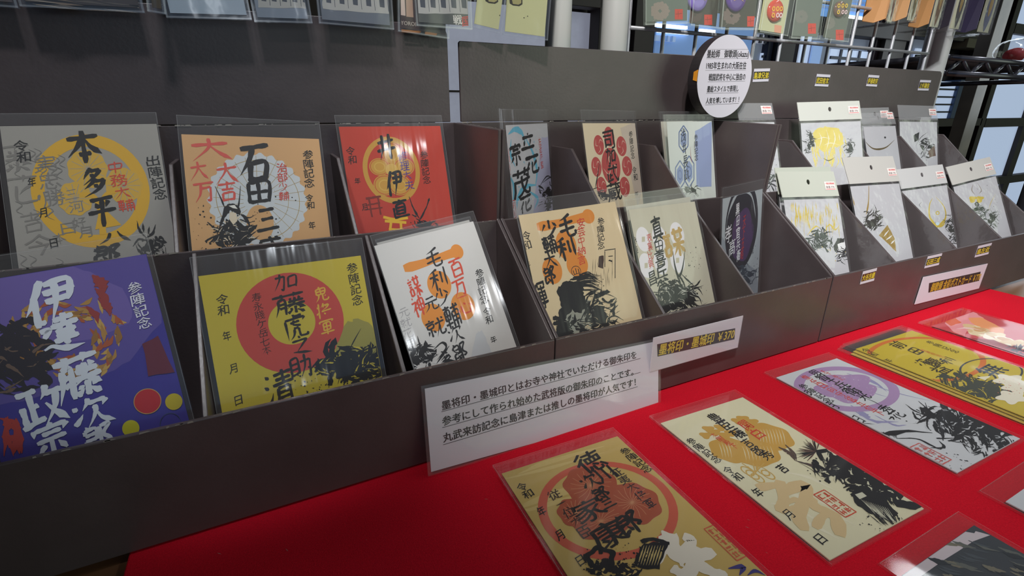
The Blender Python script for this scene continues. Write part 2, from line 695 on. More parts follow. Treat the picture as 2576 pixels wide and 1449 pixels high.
    def h(self, text, col, p0, p1, asp=1.0, bold=0.02, under=None):
        """one line of type: baseline from p0 to p1 (pixels)"""
        self.step()
        a, b = self.L(*p0), self.L(*p1)
        vs_, fs = glyphs(text)
        x0, x1 = min(v[0] for v in vs_), max(v[0] for v in vs_)
        d = b - a
        k = d.length / (x1 - x0)
        d.normalize()
        e = Vector((-d.y, d.x))
        for ox, oy in weights(bold):
            self.put([a + d * ((x + ox - x0) * k) + e * ((y + oy) * k * asp) for x, y in vs_], fs, self.M(col))
        if under:
            self.lstroke([a - e * under / 1000, b - e * under / 1000], 0.00035, self.M(col), 'e')

    def splat(self, c, cx, cy, rx, ry, n, r=(0.15, 0.7)):
        self.step()
        m = self.M(c)
        for _ in range(n):
            t, k = self.rnd.uniform(0, 6.283), math.sqrt(self.rnd.random())
            o = self.L(cx + rx * k * math.cos(t), cy + ry * k * math.sin(t))
            q = self.rnd.uniform(*r) / 1000
            self.lellipse(tuple(o), q, q * self.rnd.uniform(.5, 1.3), m, self.rnd.uniform(0, 3), 7)

    def blob(self, m, x, y, rx, ry, jag=.35, n=34, rot=0.0):
        """irregular inked patch (pixels)"""
        r = self.rnd
        k1, k2, p1, p2 = r.uniform(.1, .3), r.uniform(.08, .2), r.uniform(0, 6), r.uniform(0, 6)
        c_, s_ = math.cos(rot), math.sin(rot)
        q = []
        for i in range(n):
            t = 6.2832 * i / n
            k = 1 + k1 * math.sin(2 * t + p1) + k2 * math.sin(3 * t + p2) + r.uniform(-jag, jag) * (i % 2)
            u, v = rx * k * math.cos(t), ry * k * math.sin(t)
            q.append(self.L(x + u * c_ - v * s_, y + u * s_ + v * c_))
        self.lpoly(q, m)

    def mass(self, c, paper, cx, cy, w, h, n, ang=None, ln=(.25, .6), wd=(.8, 3.2), light=0.35):
        """a ragged inked area: solid patches, flowing strokes and paper-coloured highlights"""
        self.step()
        r = self.rnd
        base = math.radians(ang) if ang is not None else r.uniform(-.6, .6)
        M1, M2 = self.M(c), self.M(paper)
        for i in range(max(3, n // 14)):
            t, k = r.uniform(0, 6.283), .55 * math.sqrt(r.random())
            self.blob(M1, cx + w / 2 * k * math.cos(t), cy + h / 2 * k * math.sin(t), w * r.uniform(.10, .20), h * r.uniform(.10, .22), .3, 34, base + r.uniform(-.5, .5))
        for i in range(n):
            t, k = r.uniform(0, 6.283), math.sqrt(r.random())
            x, y = cx + w / 2 * k * math.cos(t), cy + h / 2 * k * math.sin(t)
            a = base + .9 * math.sin(x * 9 / w + y * 7 / h) + r.uniform(-.35, .35)
            lt = r.random() < light and i > n * .25
            l = r.uniform(*ln) * min(w, h) * (.6 if lt else 1)
            dx, dy = l * math.cos(a) / 2, l * math.sin(a) / 2
            b = r.uniform(-.45, .45)
            P_ = [self.L(x - dx, y - dy), self.L(x - dy * b, y + dx * b), self.L(x + dx, y + dy)]
            self.lstroke(P_, r.uniform(*wd) / 1000 * (.4 if lt else 1), M2 if lt else M1, r.choice('pptn'), .3)
        self.splat(c, cx, cy, w * .62, h * .62, max(8, n // 5))

    def seal(self, c, cx, cy, w, h, paper=None):
        """red square stamp outline with carved marks"""
        self.step()
        o, r, m = self.L(cx, cy), self.rnd, self.M(c)
        a, b = self.axis(cx, cy, w / 2, 0), self.axis(cx, cy, h / 2, 1)
        t = min(a, b) * .13
        for p, q in (((-a, -b), (a, -b)), ((a, -b), (a, b)), ((a, b), (-a, b)), ((-a, b), (-a, -b))):
            self.lstroke([o + Vector(p), o + Vector(q)], t, m, 'e', .3)
        nx = max(2, round(a / min(a, b) * 2))
        ny = max(2, round(b / min(a, b) * 2))
        for i in range(nx):
            for j in range(ny):
                u, v = a * 1.8 / nx, b * 1.8 / ny
                k = o + Vector((-a * .9 + u * (i + .5), -b * .9 + v * (j + .5)))
                for _ in range(4):
                    if r.random() < .5:
                        y = r.uniform(-.35, .35) * v
                        self.lstroke([k + Vector((-u * .38, y)), k + Vector((u * .38, y))], t * .8, m, 'e', .2)
                    else:
                        x = r.uniform(-.35, .35) * u
                        self.lstroke([k + Vector((x, -v * .4)), k + Vector((x, v * .4))], t * .8, m, 'e', .2)


def sheet(mb, x0, x1, y0, y1, z, m, nx=10, ny=12, wave=0.0, seed=0, curl=0.0):
    """thin film facing +z with gentle waves"""
    r = random.Random(seed)
    ph = [r.uniform(0, 6.28) for _ in range(6)]
    vs_, fs = [], []
    for j in range(ny + 1):
        for i in range(nx + 1):
            u, v = i / nx, j / ny
            w = wave * (math.sin(5 * u + 3 * v + ph[0]) + math.sin(9 * v - 4 * u + ph[1]) + .6 * math.sin(14 * u + ph[2] + 5 * v) + .5 * math.sin(17 * v + ph[3])) / 3.1
            w += curl * max(0, v - .9) * 10 * (0.4 + 0.6 * math.sin(3 * u + ph[4]))
            vs_.append((x0 + (x1 - x0) * u, y0 + (y1 - y0) * v, z + w))
    for j in range(ny):
        for i in range(nx):
            a = j * (nx + 1) + i
            fs.append((a, a + 1, a + nx + 2, a + nx + 1))
    mb.add(vs_, fs, m, True)


PAPER_BACK = mat('paper_edge', (200, 195, 185), 0.7)
CARDS = []


def paper_mat(rgb):
    return mat('paper_%02x%02x%02x' % tuple(rgb), rgb, 0.5, 0, 0.3)


def stamp_card(label, pa, pb, ya, yb, lean, rgb, art=None, H=0.585, seed=0, sleeve=(0.012, 0.012, 0.012, 0.05), z=None, lift=0.0, group=None,
               cat='souvenir card', name='stamp_card', film=None, wave=0.0005, W=None):
    """a printed card in its clear sleeve; pa, pb = the printed paper's top corners"""
    fr = Frame(pa, pb, ya, yb, lean, z)
    fr.setup(W or fr.W0, fr.fit(H, lean) - (sleeve[2] if lean > 20 else 0))
    root = empty(name, fr.mw(lift), label, cat, group)
    w, h = fr.W * S / 2, fr.H * S
    mb = MB()
    film = film or (SLEEVE if z is None else FLATFILM)
    mb.box((-w, 0, -0.0001 if z is None else -0.0005), (w, h, 0.00025), paper_mat(rgb))
    if art:
        art(Art(fr, mb, seed))
    mb.build('printed_card', root, fix=False)
    l, r_, b, t = [k * S for k in sleeve]
    m2 = MB()
    sheet(m2, -w - l, w + r_, -b, h + t, 0.0011, film, 12, 16, wave, seed)
    sheet(m2, -w - l, w + r_, -b, h + t + 0.001, -0.0006, film, 2, 2, 0, seed)
    e = 0.0004                                        # welded side seams
    for x in (-w - l, w + r_ - e):
        m2.add([(x, -b, 0.0012), (x + e, -b, 0.0012), (x + e, h + t, 0.0012), (x, h + t, 0.0012)], [(0, 1, 2, 3)], SEAM)
    m2.add([(-w - l, h + t - e, 0.0013), (w + r_, h + t - e, 0.0013), (w + r_, h + t, 0.0013), (-w - l, h + t, 0.0013)], [(0, 1, 2, 3)], SEAM)
    m2.build('clear_sleeve', root, fix=False)
    CARDS.append((label, fr))
    return root, fr


SEAM = clear_plastic('clear_sleeve_seam', 0.12, 0.5, 0.15, 0.12)
BLACK, RED, WHITE, GREY = (28, 27, 30), (190, 45, 45), (232, 232, 235), (120, 118, 118)
KINEN = '参陣記念'


def dates(a, col, rw=None, nen=None, tsuki=None, hi=None, size=16):
    if rw:
        a.v('令和', col, *rw, 1.0, 8, .95)
    for ch, p in (('年', nen), ('月', tsuki), ('日', hi)):
        if p:
            a.c(ch, col, p[0], p[1], size, size * 1.15, 8)


# ------------------------------------------------------------------ the printed cards, one by one
def art_purple(a):
    lil, dk, gold, gold2 = (112, 96, 168), (46, 42, 52), (176, 134, 74), (196, 160, 92)
    a.poly((92, 80, 156), (-120, 690), (370, 637), (420, 790), (330, 905), (230, 960), (60, 1010), (-120, 1040), jag=1.0, sub=5)
    a.poly(lil, (-120, 700), (180, 668), (300, 720), (340, 800), (250, 850), (-120, 880), jag=1.5, sub=5)
    r = a.rnd
    for i in range(120):
        t, k = r.uniform(0, 6.283), r.uniform(.45, 1)
        x, y = 165 + 150 * k * math.cos(t), 850 + 105 * k * math.sin(t)
        d = t + r.uniform(.6, 2.2)
        l = r.uniform(10, 24)
        a.s(r.choice([gold, gold2, (150, 108, 60), (170, 90, 60)]), r.uniform(1.6, 3.6), (x - l * math.cos(d), y - l * math.sin(d)), (x + 3, y + 3), (x + l * math.cos(d), y + l * math.sin(d)), k='t')
    a.mass(dk, (110, 90, 80), 40, 900, 170, 170, 70, wd=(1.5, 5), light=.2)
    for x, y, w in ((255, 712, 7), (262, 745, 5), (270, 770, 5), (240, 790, 4)):
        a.s((150, 62, 62), w, (x - 22, y - 20), (x, y), (x + 8, y + 24), k='t', jag=.3)
    for i in range(14):
        a.s((178, 62, 58), r.uniform(2, 5), (r.uniform(0, 45), r.uniform(1040, 1120)), (r.uniform(10, 60), r.uniform(1060, 1150)), k='t', jag=.3)
    a.poly((104, 44, 62), (360, 865), (398, 845), (440, 935), (372, 945), jag=.4, sub=3)
    a.ring((190, 150, 90), 372, 1009, 34, 31)
    a.ring((186, 44, 50), 372, 1009, 32, 29)
    a.ring((196, 176, 40), 438, 1010, 21, 20)
    a.ring((196, 190, 40), 330, 1077, 21, 20)
    a.ring((60, 74, 100), 430, 1066, 26, 27, .95)
    a.ring((205, 212, 200), 3, 1178, 18, 12)
    W = (214, 220, 232)
    for ch, x, y, w, h in (('伊', 130, 757, 138, 118), ('達', 155, 838, 112, 104), ('藤', 196, 948, 124, 114), ('次', 232, 1036, 104, 76), ('郎', 246, 1102, 86, 70), ('政', 108, 1022, 122, 106), ('宗', 132, 1104, 100, 88)):
        a.c(ch, W, x, y, w, h, 13.5)
    a.v(KINEN, (222, 222, 234), (339, 724), (364, 811), 1.0, 8)


def art_grey(a):
    y, g = (206, 160, 44), (150, 146, 140)
    a.ring(y, 233, 479, 148, 142, .78)
    for x, yy, rx in ((221, 425, 50), (312, 467, 46), (190, 500, 44)):
        a.ring((200, 160, 62), x, yy, rx, rx * .95, wob=.04, lobes=9)
        for i in range(14):
            t = i / 14 * 6.283
            a.s(g, .35, (x, yy), (x + rx * .9 * math.cos(t), yy + rx * .85 * math.sin(t)), k='e')
    a.s(y, 3.2, (200, 490), (232, 492), (250, 520), (262, 590), k='e')
    a.s(y, 3.2, (300, 478), (266, 492), (256, 530), (258, 590), k='e')
    a.poly(y, (250, 530), (268, 530), (306, 566), (240, 578))
    fade = (122, 118, 114)
    for t, p, q, w in (('実忠勝', (114, 412), (136, 498), 1), ('三河', (181, 490), (193, 520), 1), ('吉今', (83, 560), (100, 615), 1), ('藤花', (20, 400), (40, 480), 1.2), ('好月', (200, 560), (215, 585), 1), ('本日', (150, 600), (172, 575), 1)):
        a.v(t, fade, p, q, w, 7)
    for i in range(16):
        x, yy = a.rnd.uniform(10, 150), a.rnd.uniform(360, 650)
        a.s(fade, .8, (x, yy), (x + 18, yy + 10), (x + 4, yy + 24), (x + 22, yy + 34), k='t', jag=.3)
    for ch, x, yy, w, h in (('本', 211, 370, 92, 84), ('多', 236, 457, 72, 74), ('平', 259, 533, 76, 78), ('八', 290, 596, 84, 34), ('郎', 268, 640, 80, 50)):
        a.c(ch, BLACK, x, yy, w, h, 14)
    a.v('中務大輔', (196, 70, 52), (290, 422), (318, 517), 1.1, 9)
    a.v('出陣記念', BLACK, (385, 405), (403, 488), 1.0, 9)
    dates(a, BLACK, ((53, 367), (60, 395)), (81, 458), (109, 536), (136, 612), 20)
    for q in (((345, 556), (352, 580), (368, 598)), ((360, 562), (362, 585)), ((392, 565), (384, 588), (366, 600)), ((376, 570), (374, 590)), ((372, 600), (368, 625), (360, 655)), ((335, 620), (350, 602), (372, 606))):
        a.s(BLACK, 1.6, *q, k='t', jag=.4)
    a.mass(BLACK, g, 385, 625, 80, 60, 40, wd=(.6, 1.8))


def art_tan(a):
    base, wht, gl = (203, 158, 108), (196, 200, 204), (164, 140, 84)
    a.ring(wht, 652, 502, 122, 116, wob=.035, lobes=26, n=140)
    for k in (.62, .86):
        a.ring(gl, 652, 502, 122 * k, 116 * k, .985)
    for i in range(26):
        t = i / 26 * 6.283
        a.s(gl, .3, (652 + 40 * math.cos(t), 502 + 38 * math.sin(t)), (652 + 116 * math.cos(t + .05), 502 + 110 * math.sin(t + .05)), k='e')
    a.ring(base, 655, 560, 34, 44)
    R = (205, 84, 74)
    for ch, x, y, w, h in (('大', 530, 376, 108, 60), ('大', 570, 436, 60, 58), ('大', 500, 430, 48, 50), ('万', 514, 482, 58, 56), ('吉', 573, 482, 54, 52)):
        a.c(ch, R, x, y, w, h, 11)
    for q in (((541, 469), (556, 500), (566, 525)), ((605, 468), (602, 505), (598, 530))):
        a.s(BLACK, 1.0, *q, k='n')
    a.mass(BLACK, (214, 196, 170), 588, 590, 105, 80, 95, wd=(.6, 2.4))
    a.poly(BLACK, (562, 525), (572, 514), (590, 512), (604, 522), (606, 542), (596, 538), (580, 530), (570, 542), (556, 566), (548, 590), jag=.5, sub=4)
    a.poly((216, 200, 176), (578, 534), (594, 536), (597, 556), (587, 566), (577, 552))
    a.poly((225, 222, 214), (575, 518), (590, 516), (598, 526), (586, 524))
    for q in (((606, 540), (625, 548), (645, 540)), ((604, 552), (625, 560), (640, 556)), ((600, 560), (618, 572), (634, 566))):
        a.s(BLACK, 1.2, *q, k='p', jag=.4)
    a.splat(BLACK, 515, 570, 30, 60, 26)
    a.splat(BLACK, 690, 530, 60, 60, 22)
    for ch, x, y, w, h in (('石', 643, 414, 86, 104), ('田', 652, 484, 72, 64), ('三', 673, 553, 62, 66), ('成', 682, 618, 66, 48)):
        a.c(ch, BLACK, x, y, w, h, 14)
    a.v('治部少輔', (196, 66, 56), (709, 422), (714, 494), 1.0, 8)
    a.v(KINEN, BLACK, (775, 389), (778, 460), 1.0, 9)
    dates(a, BLACK, ((778, 498), (781, 517)), (785, 567), None, None, 16)


def art_red(a):
    g = (196, 148, 62)
    a.ring(g, 986, 428, 71, 84, .84)
    for x, y, rx, ry in ((986, 388, 24, 30), (955, 420, 26, 22), (1016, 420, 26, 22), (968, 466, 28, 26), (1006, 466, 28, 26)):
        a.ring(g, x, y, rx, ry)
        a.ring((188, 64, 46), x, y, rx * .9, ry * .9, .94)
        a.ring((206, 166, 78), x, y, rx * .55, ry * .55, .8)
    a.ring((206, 166, 78), 986, 428, 16, 16)
    for q, w in ((((968, 556), (1022, 560)), 2.6), (((978, 576), (1016, 578)), 1.8), (((984, 556), (980, 590)), 2.4), (((1008, 558), (1010, 590)), 2.4), (((964, 546), (994, 552), (1026, 548)), 2.6)):
        a.s((226, 180, 50), w, *q, k='e')
    for q, w in ((((920, 500), (958, 494)), 2.0), (((924, 516), (956, 510)), 1.4), (((928, 500), (936, 546)), 1.6), (((950, 496), (958, 540)), 1.6), (((916, 528), (962, 522)), 1.2)):
        a.s((122, 44, 34), w, *q, k='e', jag=.2)
    for ch, x, y, w, h in (('井', 971, 370, 50, 66), ('伊', 993, 460, 46, 66), ('直', 1008, 525, 44, 48)):
        a.c(ch, BLACK, x, y, w, h, 13)
    a.v('修理大夫', (84, 62, 130), (1012, 393), (1030, 466), 1.0, 9)
    a.v(KINEN, (52, 28, 26), (1066, 390), (1073, 452), 1.0, 9)
    dates(a, (52, 28, 26), ((881, 380), (886, 402)), (899, 455), (917, 521), None, 14)
    for q in (((1029, 495), (1040, 525), (1056, 552)), ((1078, 508), (1066, 535), (1054, 556)), ((1036, 540), (1048, 546)), ((1074, 516), (1080, 498))):
        a.s(BLACK, 1.6, *q, k='n', jag=.3)
    a.mass(BLACK, (188, 64, 46), 1068, 575, 70, 40, 40, wd=(.6, 2.2), light=.15)


def art_yellow(a):
    b, r_ = (193, 174, 58), (190, 72, 62)
    a.ring(r_, 735, 811, 133, 124, .44)
    for ch, x, y, w, h in (('加', 720, 708, 62, 44), ('藤', 727, 765, 86, 56), ('虎', 744, 822, 60, 64), ('之', 757, 868, 58, 52), ('助', 757, 922, 58, 62), ('清', 704, 974, 76, 88)):
        a.c(ch, (44, 38, 36), x, y, w, h, 10)
    a.v('寿永賤ヶ岳七本', (70, 40, 34), (645, 748), (671, 882), 1.0, 7)
    a.v('鬼将軍', (214, 170, 66), (807, 740), (822, 822), .95, 10)
    a.v(KINEN, (50, 44, 30), (886, 674), (899, 754), 1.0, 9)
    dates(a, (50, 44, 30), ((559, 753), (562, 780)), (571, 845), (587, 927), (600, 1007), 20)
    a.poly((150, 142, 70), (872, 812), (905, 796), (950, 840), (960, 930), (880, 940), (840, 880), jag=1.4, sub=5)
    a.mass(BLACK, b, 885, 915, 160, 95, 150, wd=(.7, 3.4))
    a.poly(BLACK, (833, 852), (818, 862), (812, 885), (822, 902), (842, 898), (826, 886), (824, 872), jag=.2, sub=2)
    a.s(BLACK, .9, (908, 826), (890, 858), (874, 890), k='t')
    a.poly(BLACK, (845, 902), (866, 888), (884, 905), (880, 950), (850, 955), (838, 925), jag=.9, sub=4)
    a.s(BLACK, 2.2, (930, 878), (955, 872), (966, 892), k='t', jag=.3)
    a.splat(BLACK, 800, 960, 70, 40, 40)


def orange_stroke(a, p, q, w=7.6):
    o = (214, 136, 54)
    dx, dy = q[0] - p[0], q[1] - p[1]
    a.s(o, w, p, (p[0] + dx * .3, p[1] + dy * .32 + 3), (p[0] + dx * .7, p[1] + dy * .68), q, k='')
    a.ring(o, q[0] - dx * .06, q[1] - dy * .05 + 1, 15, 18)


def art_white(a):
    o = (214, 136, 54)
    orange_stroke(a, (1016, 676), (1158, 630))
    for x, y in ((1105, 716), (1090, 799), (1165, 770)):
        a.ring(o, x, y, 28, 34)
    for ch, x, y, w, h in (('毛', 1090, 650, 44, 50), ('利', 1103, 703, 44, 54), ('少', 1112, 746, 38, 44), ('輔', 1137, 795, 40, 58), ('元', 1084, 764, 38, 36), ('就', 1096, 824, 48, 46), ('次', 1146, 840, 38, 44), ('郎', 1157, 888, 40, 52)):
        a.c(ch, (40, 40, 44), x, y, w, h, 10)
    for ch, x, y, w, h in (('百', 1148, 674, 36, 46), ('万', 1156, 722, 38, 46), ('一', 1164, 746, 34, 14), ('心', 1170, 774, 40, 36), ('謀', 1043, 722, 32, 52), ('神', 1053, 770, 32, 52)):
        a.c(ch, (204, 74, 52), x, y, w, h, 11)
    a.v('元就花押', (160, 158, 160), (1016, 786), (1030, 866), 1.1, 7)
    a.v(KINEN, BLACK, (1206, 687), (1217, 753), 1.0, 8)
    dates(a, BLACK, ((1225, 783), (1230, 804)), (1241, 854), None, None, 14)
    a.mass(BLACK, (215, 215, 215), 1060, 905, 85, 70, 60, wd=(.7, 3), light=.4)
    for q in (((1050, 845), (1056, 875), (1052, 900)), ((1036, 870), (1044, 890)), ((1072, 858), (1066, 888), (1060, 905)), ((1090, 880), (1112, 862), (1122, 874), (1100, 905)), ((1130, 870), (1098, 915))):
        a.s(BLACK, 2.0, *q, k='t', jag=.3)
    a.mass(BLACK, (215, 215, 215), 1140, 900, 60, 50, 26, wd=(.5, 1.6))
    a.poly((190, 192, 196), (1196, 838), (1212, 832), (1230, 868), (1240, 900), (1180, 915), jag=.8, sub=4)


def art_cream(a):
    o = (214, 136, 54)
    orange_stroke(a, (1351, 571), (1488, 542), 8.4)
    for x, y, rx, ry in ((1424, 617, 25, 37), (1389, 681, 24, 33), (1452, 666, 26, 31)):
        a.ring(o, x, y, rx, ry)
    for ch, x, y, w, h in (('毛', 1425, 570, 46, 62), ('利', 1424, 626, 46, 60), ('少', 1382, 576, 44, 46), ('輔', 1382, 617, 34, 48), ('太', 1384, 657, 34, 38), ('郎', 1382, 694, 34, 48), ('輝', 1358, 744, 34, 66)):
        a.c(ch, BLACK, x, y, w, h, 13)
    a.v('安芸中納言', (196, 60, 48), (1461, 560), (1463, 654), .95, 9)
    a.v(KINEN, BLACK, (1511, 557), (1511, 617), 1.0, 8)
    dates(a, BLACK, ((1324, 593), (1325, 617)), (1326, 665), None, None, 14)
    a.ring(BLACK, 1449, 683, 12, 14, .9)
    a.c('山', BLACK, 1449, 683, 14, 16, 9)
    r = a.rnd
    for q in (((1520, 630), (1548, 626)), ((1521, 632), (1521, 672)), ((1547, 628), (1547, 700)), ((1530, 645), (1541, 644))):
        a.s(BLACK, .7, *q, k='e')
    a.splat(BLACK, 1534, 655, 5, 4, 3, (.5, .9))
    a.poly((66, 46, 40), (1506, 645), (1519, 643), (1518, 676), (1504, 672), jag=.4, sub=3)
    for i in range(18):
        x, y = r.uniform(1482, 1548), r.uniform(650, 700)
        a.s(BLACK, .4, (x, y), (x + r.uniform(-2, 2), y + r.uniform(12, 45)), k='t')
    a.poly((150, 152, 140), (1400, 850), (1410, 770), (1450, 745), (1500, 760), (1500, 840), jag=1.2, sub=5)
    a.poly(BLACK, (1400, 735), (1412, 715), (1432, 705), (1452, 708), (1470, 716), (1466, 735), (1478, 765), (1462, 790), (1440, 780), (1422, 800), (1410, 845), (1396, 848), (1404, 800), (1412, 768), jag=1.3, sub=5)
    a.poly((152, 156, 146), (1424, 800), (1446, 790), (1452, 830), (1430, 846))
    for i in range(26):
        y = r.uniform(690, 735)
        a.s(BLACK, r.uniform(.5, 1.5), (1440 + r.uniform(-10, 20), y), (1480, y - r.uniform(0, 10)), (1500 + r.uniform(0, 18), y + r.uniform(-8, 14)), k='p', jag=.3)
    a.mass(BLACK, (216, 198, 160), 1505, 790, 90, 120, 95, wd=(.6, 3))
    a.mass(BLACK, (150, 152, 140), 1430, 830, 110, 60, 50, wd=(.8, 4))
    a.splat(BLACK, 1470, 740, 70, 50, 40)


def art_sanada(a):
    w = (238, 236, 240)
    for x, y in ((1618, 602), (1658, 598), (1703, 590), (1625, 668), (1662, 660), (1704, 655)):
        a.ring(w, x, y, 17, 31)
        a.poly((202, 196, 172), (x - 4, y - 6), (x + 4, y - 7), (x + 4, y + 6), (x - 4, y + 7))
    for ch, x, y, cw, h in (('真', 1652, 576, 26, 62), ('田', 1657, 620, 24, 30), ('喜', 1660, 650, 26, 38), ('兵', 1664, 690, 30, 42), ('衛', 1668, 726, 28, 44), ('昌', 1641, 700, 18, 34)):
        a.c(ch, BLACK, x, y, cw, h, 10)
    a.c('謀', (196, 164, 98), 1695, 612, 54, 74, 12)
    a.v('表裏比興', (196, 66, 56), (1633, 598), (1637, 664), .8, 8)
    a.v('参陣', BLACK, (1594, 606), (1597, 630), .8, 8)
    a.s(BLACK, 3.4, (1692, 632), (1697, 668), (1706, 695), (1716, 676), (1723, 626), k='t')
    a.mass(BLACK, (206, 206, 196), 1712, 742, 110, 80, 120, wd=(.6, 2.6))
    a.mass(BLACK, (206, 206, 196), 1690, 770, 90, 40, 50, wd=(.6, 2.2), light=.2)
    a.splat(BLACK, 1745, 650, 22, 30, 24)


def art_kuroda(a):
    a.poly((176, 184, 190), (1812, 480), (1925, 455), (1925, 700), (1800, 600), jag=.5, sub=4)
    a.ring((38, 34, 46), 1864, 581, 37, 96, wob=.02, lobes=7)
    a.ring((74, 48, 92), 1868, 592, 27, 66, wob=.05, lobes=5)
    for k in range(7):
        a.ring((38, 34, 46), 1864 + k * .4, 574 - k, 38 + k * .5, 104 + k * 1.5, .97)
    a.v('黒田官兵衛', (226, 226, 232), (1855, 526), (1857, 642), .72, 10)
    a.v('孝高', (226, 226, 232), (1832, 588), (1841, 622), .8, 9)
    a.v('天下五略', (172, 48, 52), (1872, 556), (1866, 640), .6, 8)
    a.v(KINEN, (40, 42, 50), (1891, 541), (1895, 588), .75, 8)
    a.v('令和', (40, 42, 50), (1893, 615), (1892, 632), .8, 8)
    a.splat((60, 68, 80), 1880, 660, 34, 50, 60)
    a.mass((58, 66, 80), (150, 160, 170), 1880, 690, 60, 50, 40, wd=(.5, 1.8))


def art_blue(a):
    b = (112, 192, 222)
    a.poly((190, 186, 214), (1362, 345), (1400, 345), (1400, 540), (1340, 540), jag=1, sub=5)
    for q, w in ((((1278, 338), (1294, 326), (1312, 334), (1322, 362)), 6.5), (((1320, 345), (1340, 385), (1350, 430), (1346, 470)), 6), (((1348, 465), (1322, 470), (1302, 500), (1300, 525)), 7),
                 (((1285, 350), (1284, 390), (1296, 420)), 4), (((1280, 440), (1292, 470), (1288, 520)), 4.5), (((1330, 480), (1352, 500), (1344, 525)), 5)):
        a.s(b, w, *q, k='t', jag=.12)
    a.splat(b, 1315, 420, 50, 100, 26, (.3, 1.2))
    for ch, x, y, w, h in (('立', 1327, 358, 36, 48), ('花', 1338, 414, 36, 50), ('宗', 1297, 388, 32, 56), ('茂', 1312, 460, 44, 70), ('花', 1322, 512, 30, 44)):
        a.c(ch, BLACK, x, y, w, h, 13)
    a.v('左近将監', (206, 70, 60), (1357, 356), (1363, 414), .9, 9)
    a.v('西国無双', (206, 70, 60), (1277, 385), (1281, 434), .8, 9)
    a.seal((200, 76, 76), 1288, 528, 16, 44)
    for q in (((1356, 470), (1374, 444), (1388, 446)), ((1364, 460), (1384, 446), (1390, 458))):
        a.s(BLACK, 1.6, *q, k='t')
    a.mass(BLACK, (186, 184, 206), 1376, 496, 40, 80, 50, wd=(.5, 2.2), light=.3)


def art_pink(a):
    r_ = (186, 76, 74)
    p = (224, 208, 178)

    def tomoe(x, y, rx, ry):
        a.ring(r_, x, y, rx, ry)
        for k in range(3):
            t = k * 2.094 + .5
            a.s((222, 190, 170), 1.0, (x + rx * .15 * math.cos(t), y + ry * .15 * math.sin(t)), (x + rx * .6 * math.cos(t + .5), y + ry * .6 * math.sin(t + .5)), (x + rx * .88 * math.cos(t + 1.3), y + ry * .88 * math.sin(t + 1.3)), k='t')
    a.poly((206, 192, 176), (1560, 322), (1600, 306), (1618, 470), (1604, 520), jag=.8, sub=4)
    for x, y in ((1532, 344), (1506, 365), (1563, 368), (1500, 420), (1577, 418), (1513, 470), (1571, 470)):
        tomoe(x, y, 12.5, 25)
    a.ring(r_, 1537, 418, 23, 46)
    for k in range(3):
        t = k * 2.094
        a.s((222, 196, 172), 1.4, (1537, 418), (1537 + 12 * math.cos(t), 418 + 24 * math.sin(t)), (1537 + 20 * math.cos(t + .9), 418 + 40 * math.sin(t + .9)), k='t')
    for ch, x, y, w, h in (('司', 1531, 352, 26, 46), ('加', 1536, 392, 26, 44), ('武', 1541, 436, 28, 46), ('蔵', 1545, 482, 34, 46)):
        a.c(ch, (34, 30, 30), x, y, w, h, 12)
    a.v(KINEN, BLACK, (1586, 338), (1591, 391), .9, 9)
    dates(a, BLACK, ((1595, 428), (1598, 446)), (1601, 487), None, None, 9)
    a.s(BLACK, 1.3, (1508, 405), (1503, 440), (1496, 478), k='n')
    a.s(BLACK, .7, (1490, 476), (1502, 472), k='e')
    a.mass(BLACK, p, 1520, 490, 60, 26, 30, wd=(.5, 1.8))


def art_hex(a):
    b, d = (86, 104, 150), (60, 66, 104)
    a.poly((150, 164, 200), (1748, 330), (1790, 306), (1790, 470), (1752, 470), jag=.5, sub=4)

    def hexa(x, y, rx, ry, c):
        P_ = [(x + rx * math.cos(math.pi / 2 + k * math.pi / 3), y + ry * math.sin(math.pi / 2 + k * math.pi / 3)) for k in range(7)]
        a.s(c, 1.5, *P_[:2], k='e')
        for p, q in zip(P_, P_[1:]):
            a.s(c, 1.6, p, q, k='e')
        a.poly((136, 152, 190), *[(x + (p[0] - x) * .7, y + (p[1] - y) * .7) for p in P_[:6]])
        a.ring(c, x, y, rx * .42, ry * .35, .75)
    hexa(1719, 350, 13, 34, b)
    hexa(1733, 432, 14, 40, b)
    hexa(1710, 440, 13, 36, (110, 126, 164))
    a.v('浅井長政', (34, 38, 60), (1718, 340), (1727, 440), .55, 11)
    a.v(KINEN, BLACK, (1750, 346), (1751, 396), .8, 9)
    a.v('年', BLACK, (1702, 345), (1702, 346), .8, 8)
    a.mass(BLACK, (190, 196, 200), 1735, 480, 50, 30, 30, wd=(.5, 1.6))
    a.s((150, 60, 66), 1.0, (1736, 370), (1738, 400), (1742, 410), k='t')


def art_hex_behind(a):
    a.v('令和', BLACK, (1684, 342), (1686, 362), .8, 8)
    a.c('年', BLACK, 1688, 396, 8, 14, 8)
    a.poly((160, 150, 196), (1690, 420), (1706, 400), (1712, 440), (1700, 470), jag=.4, sub=3)


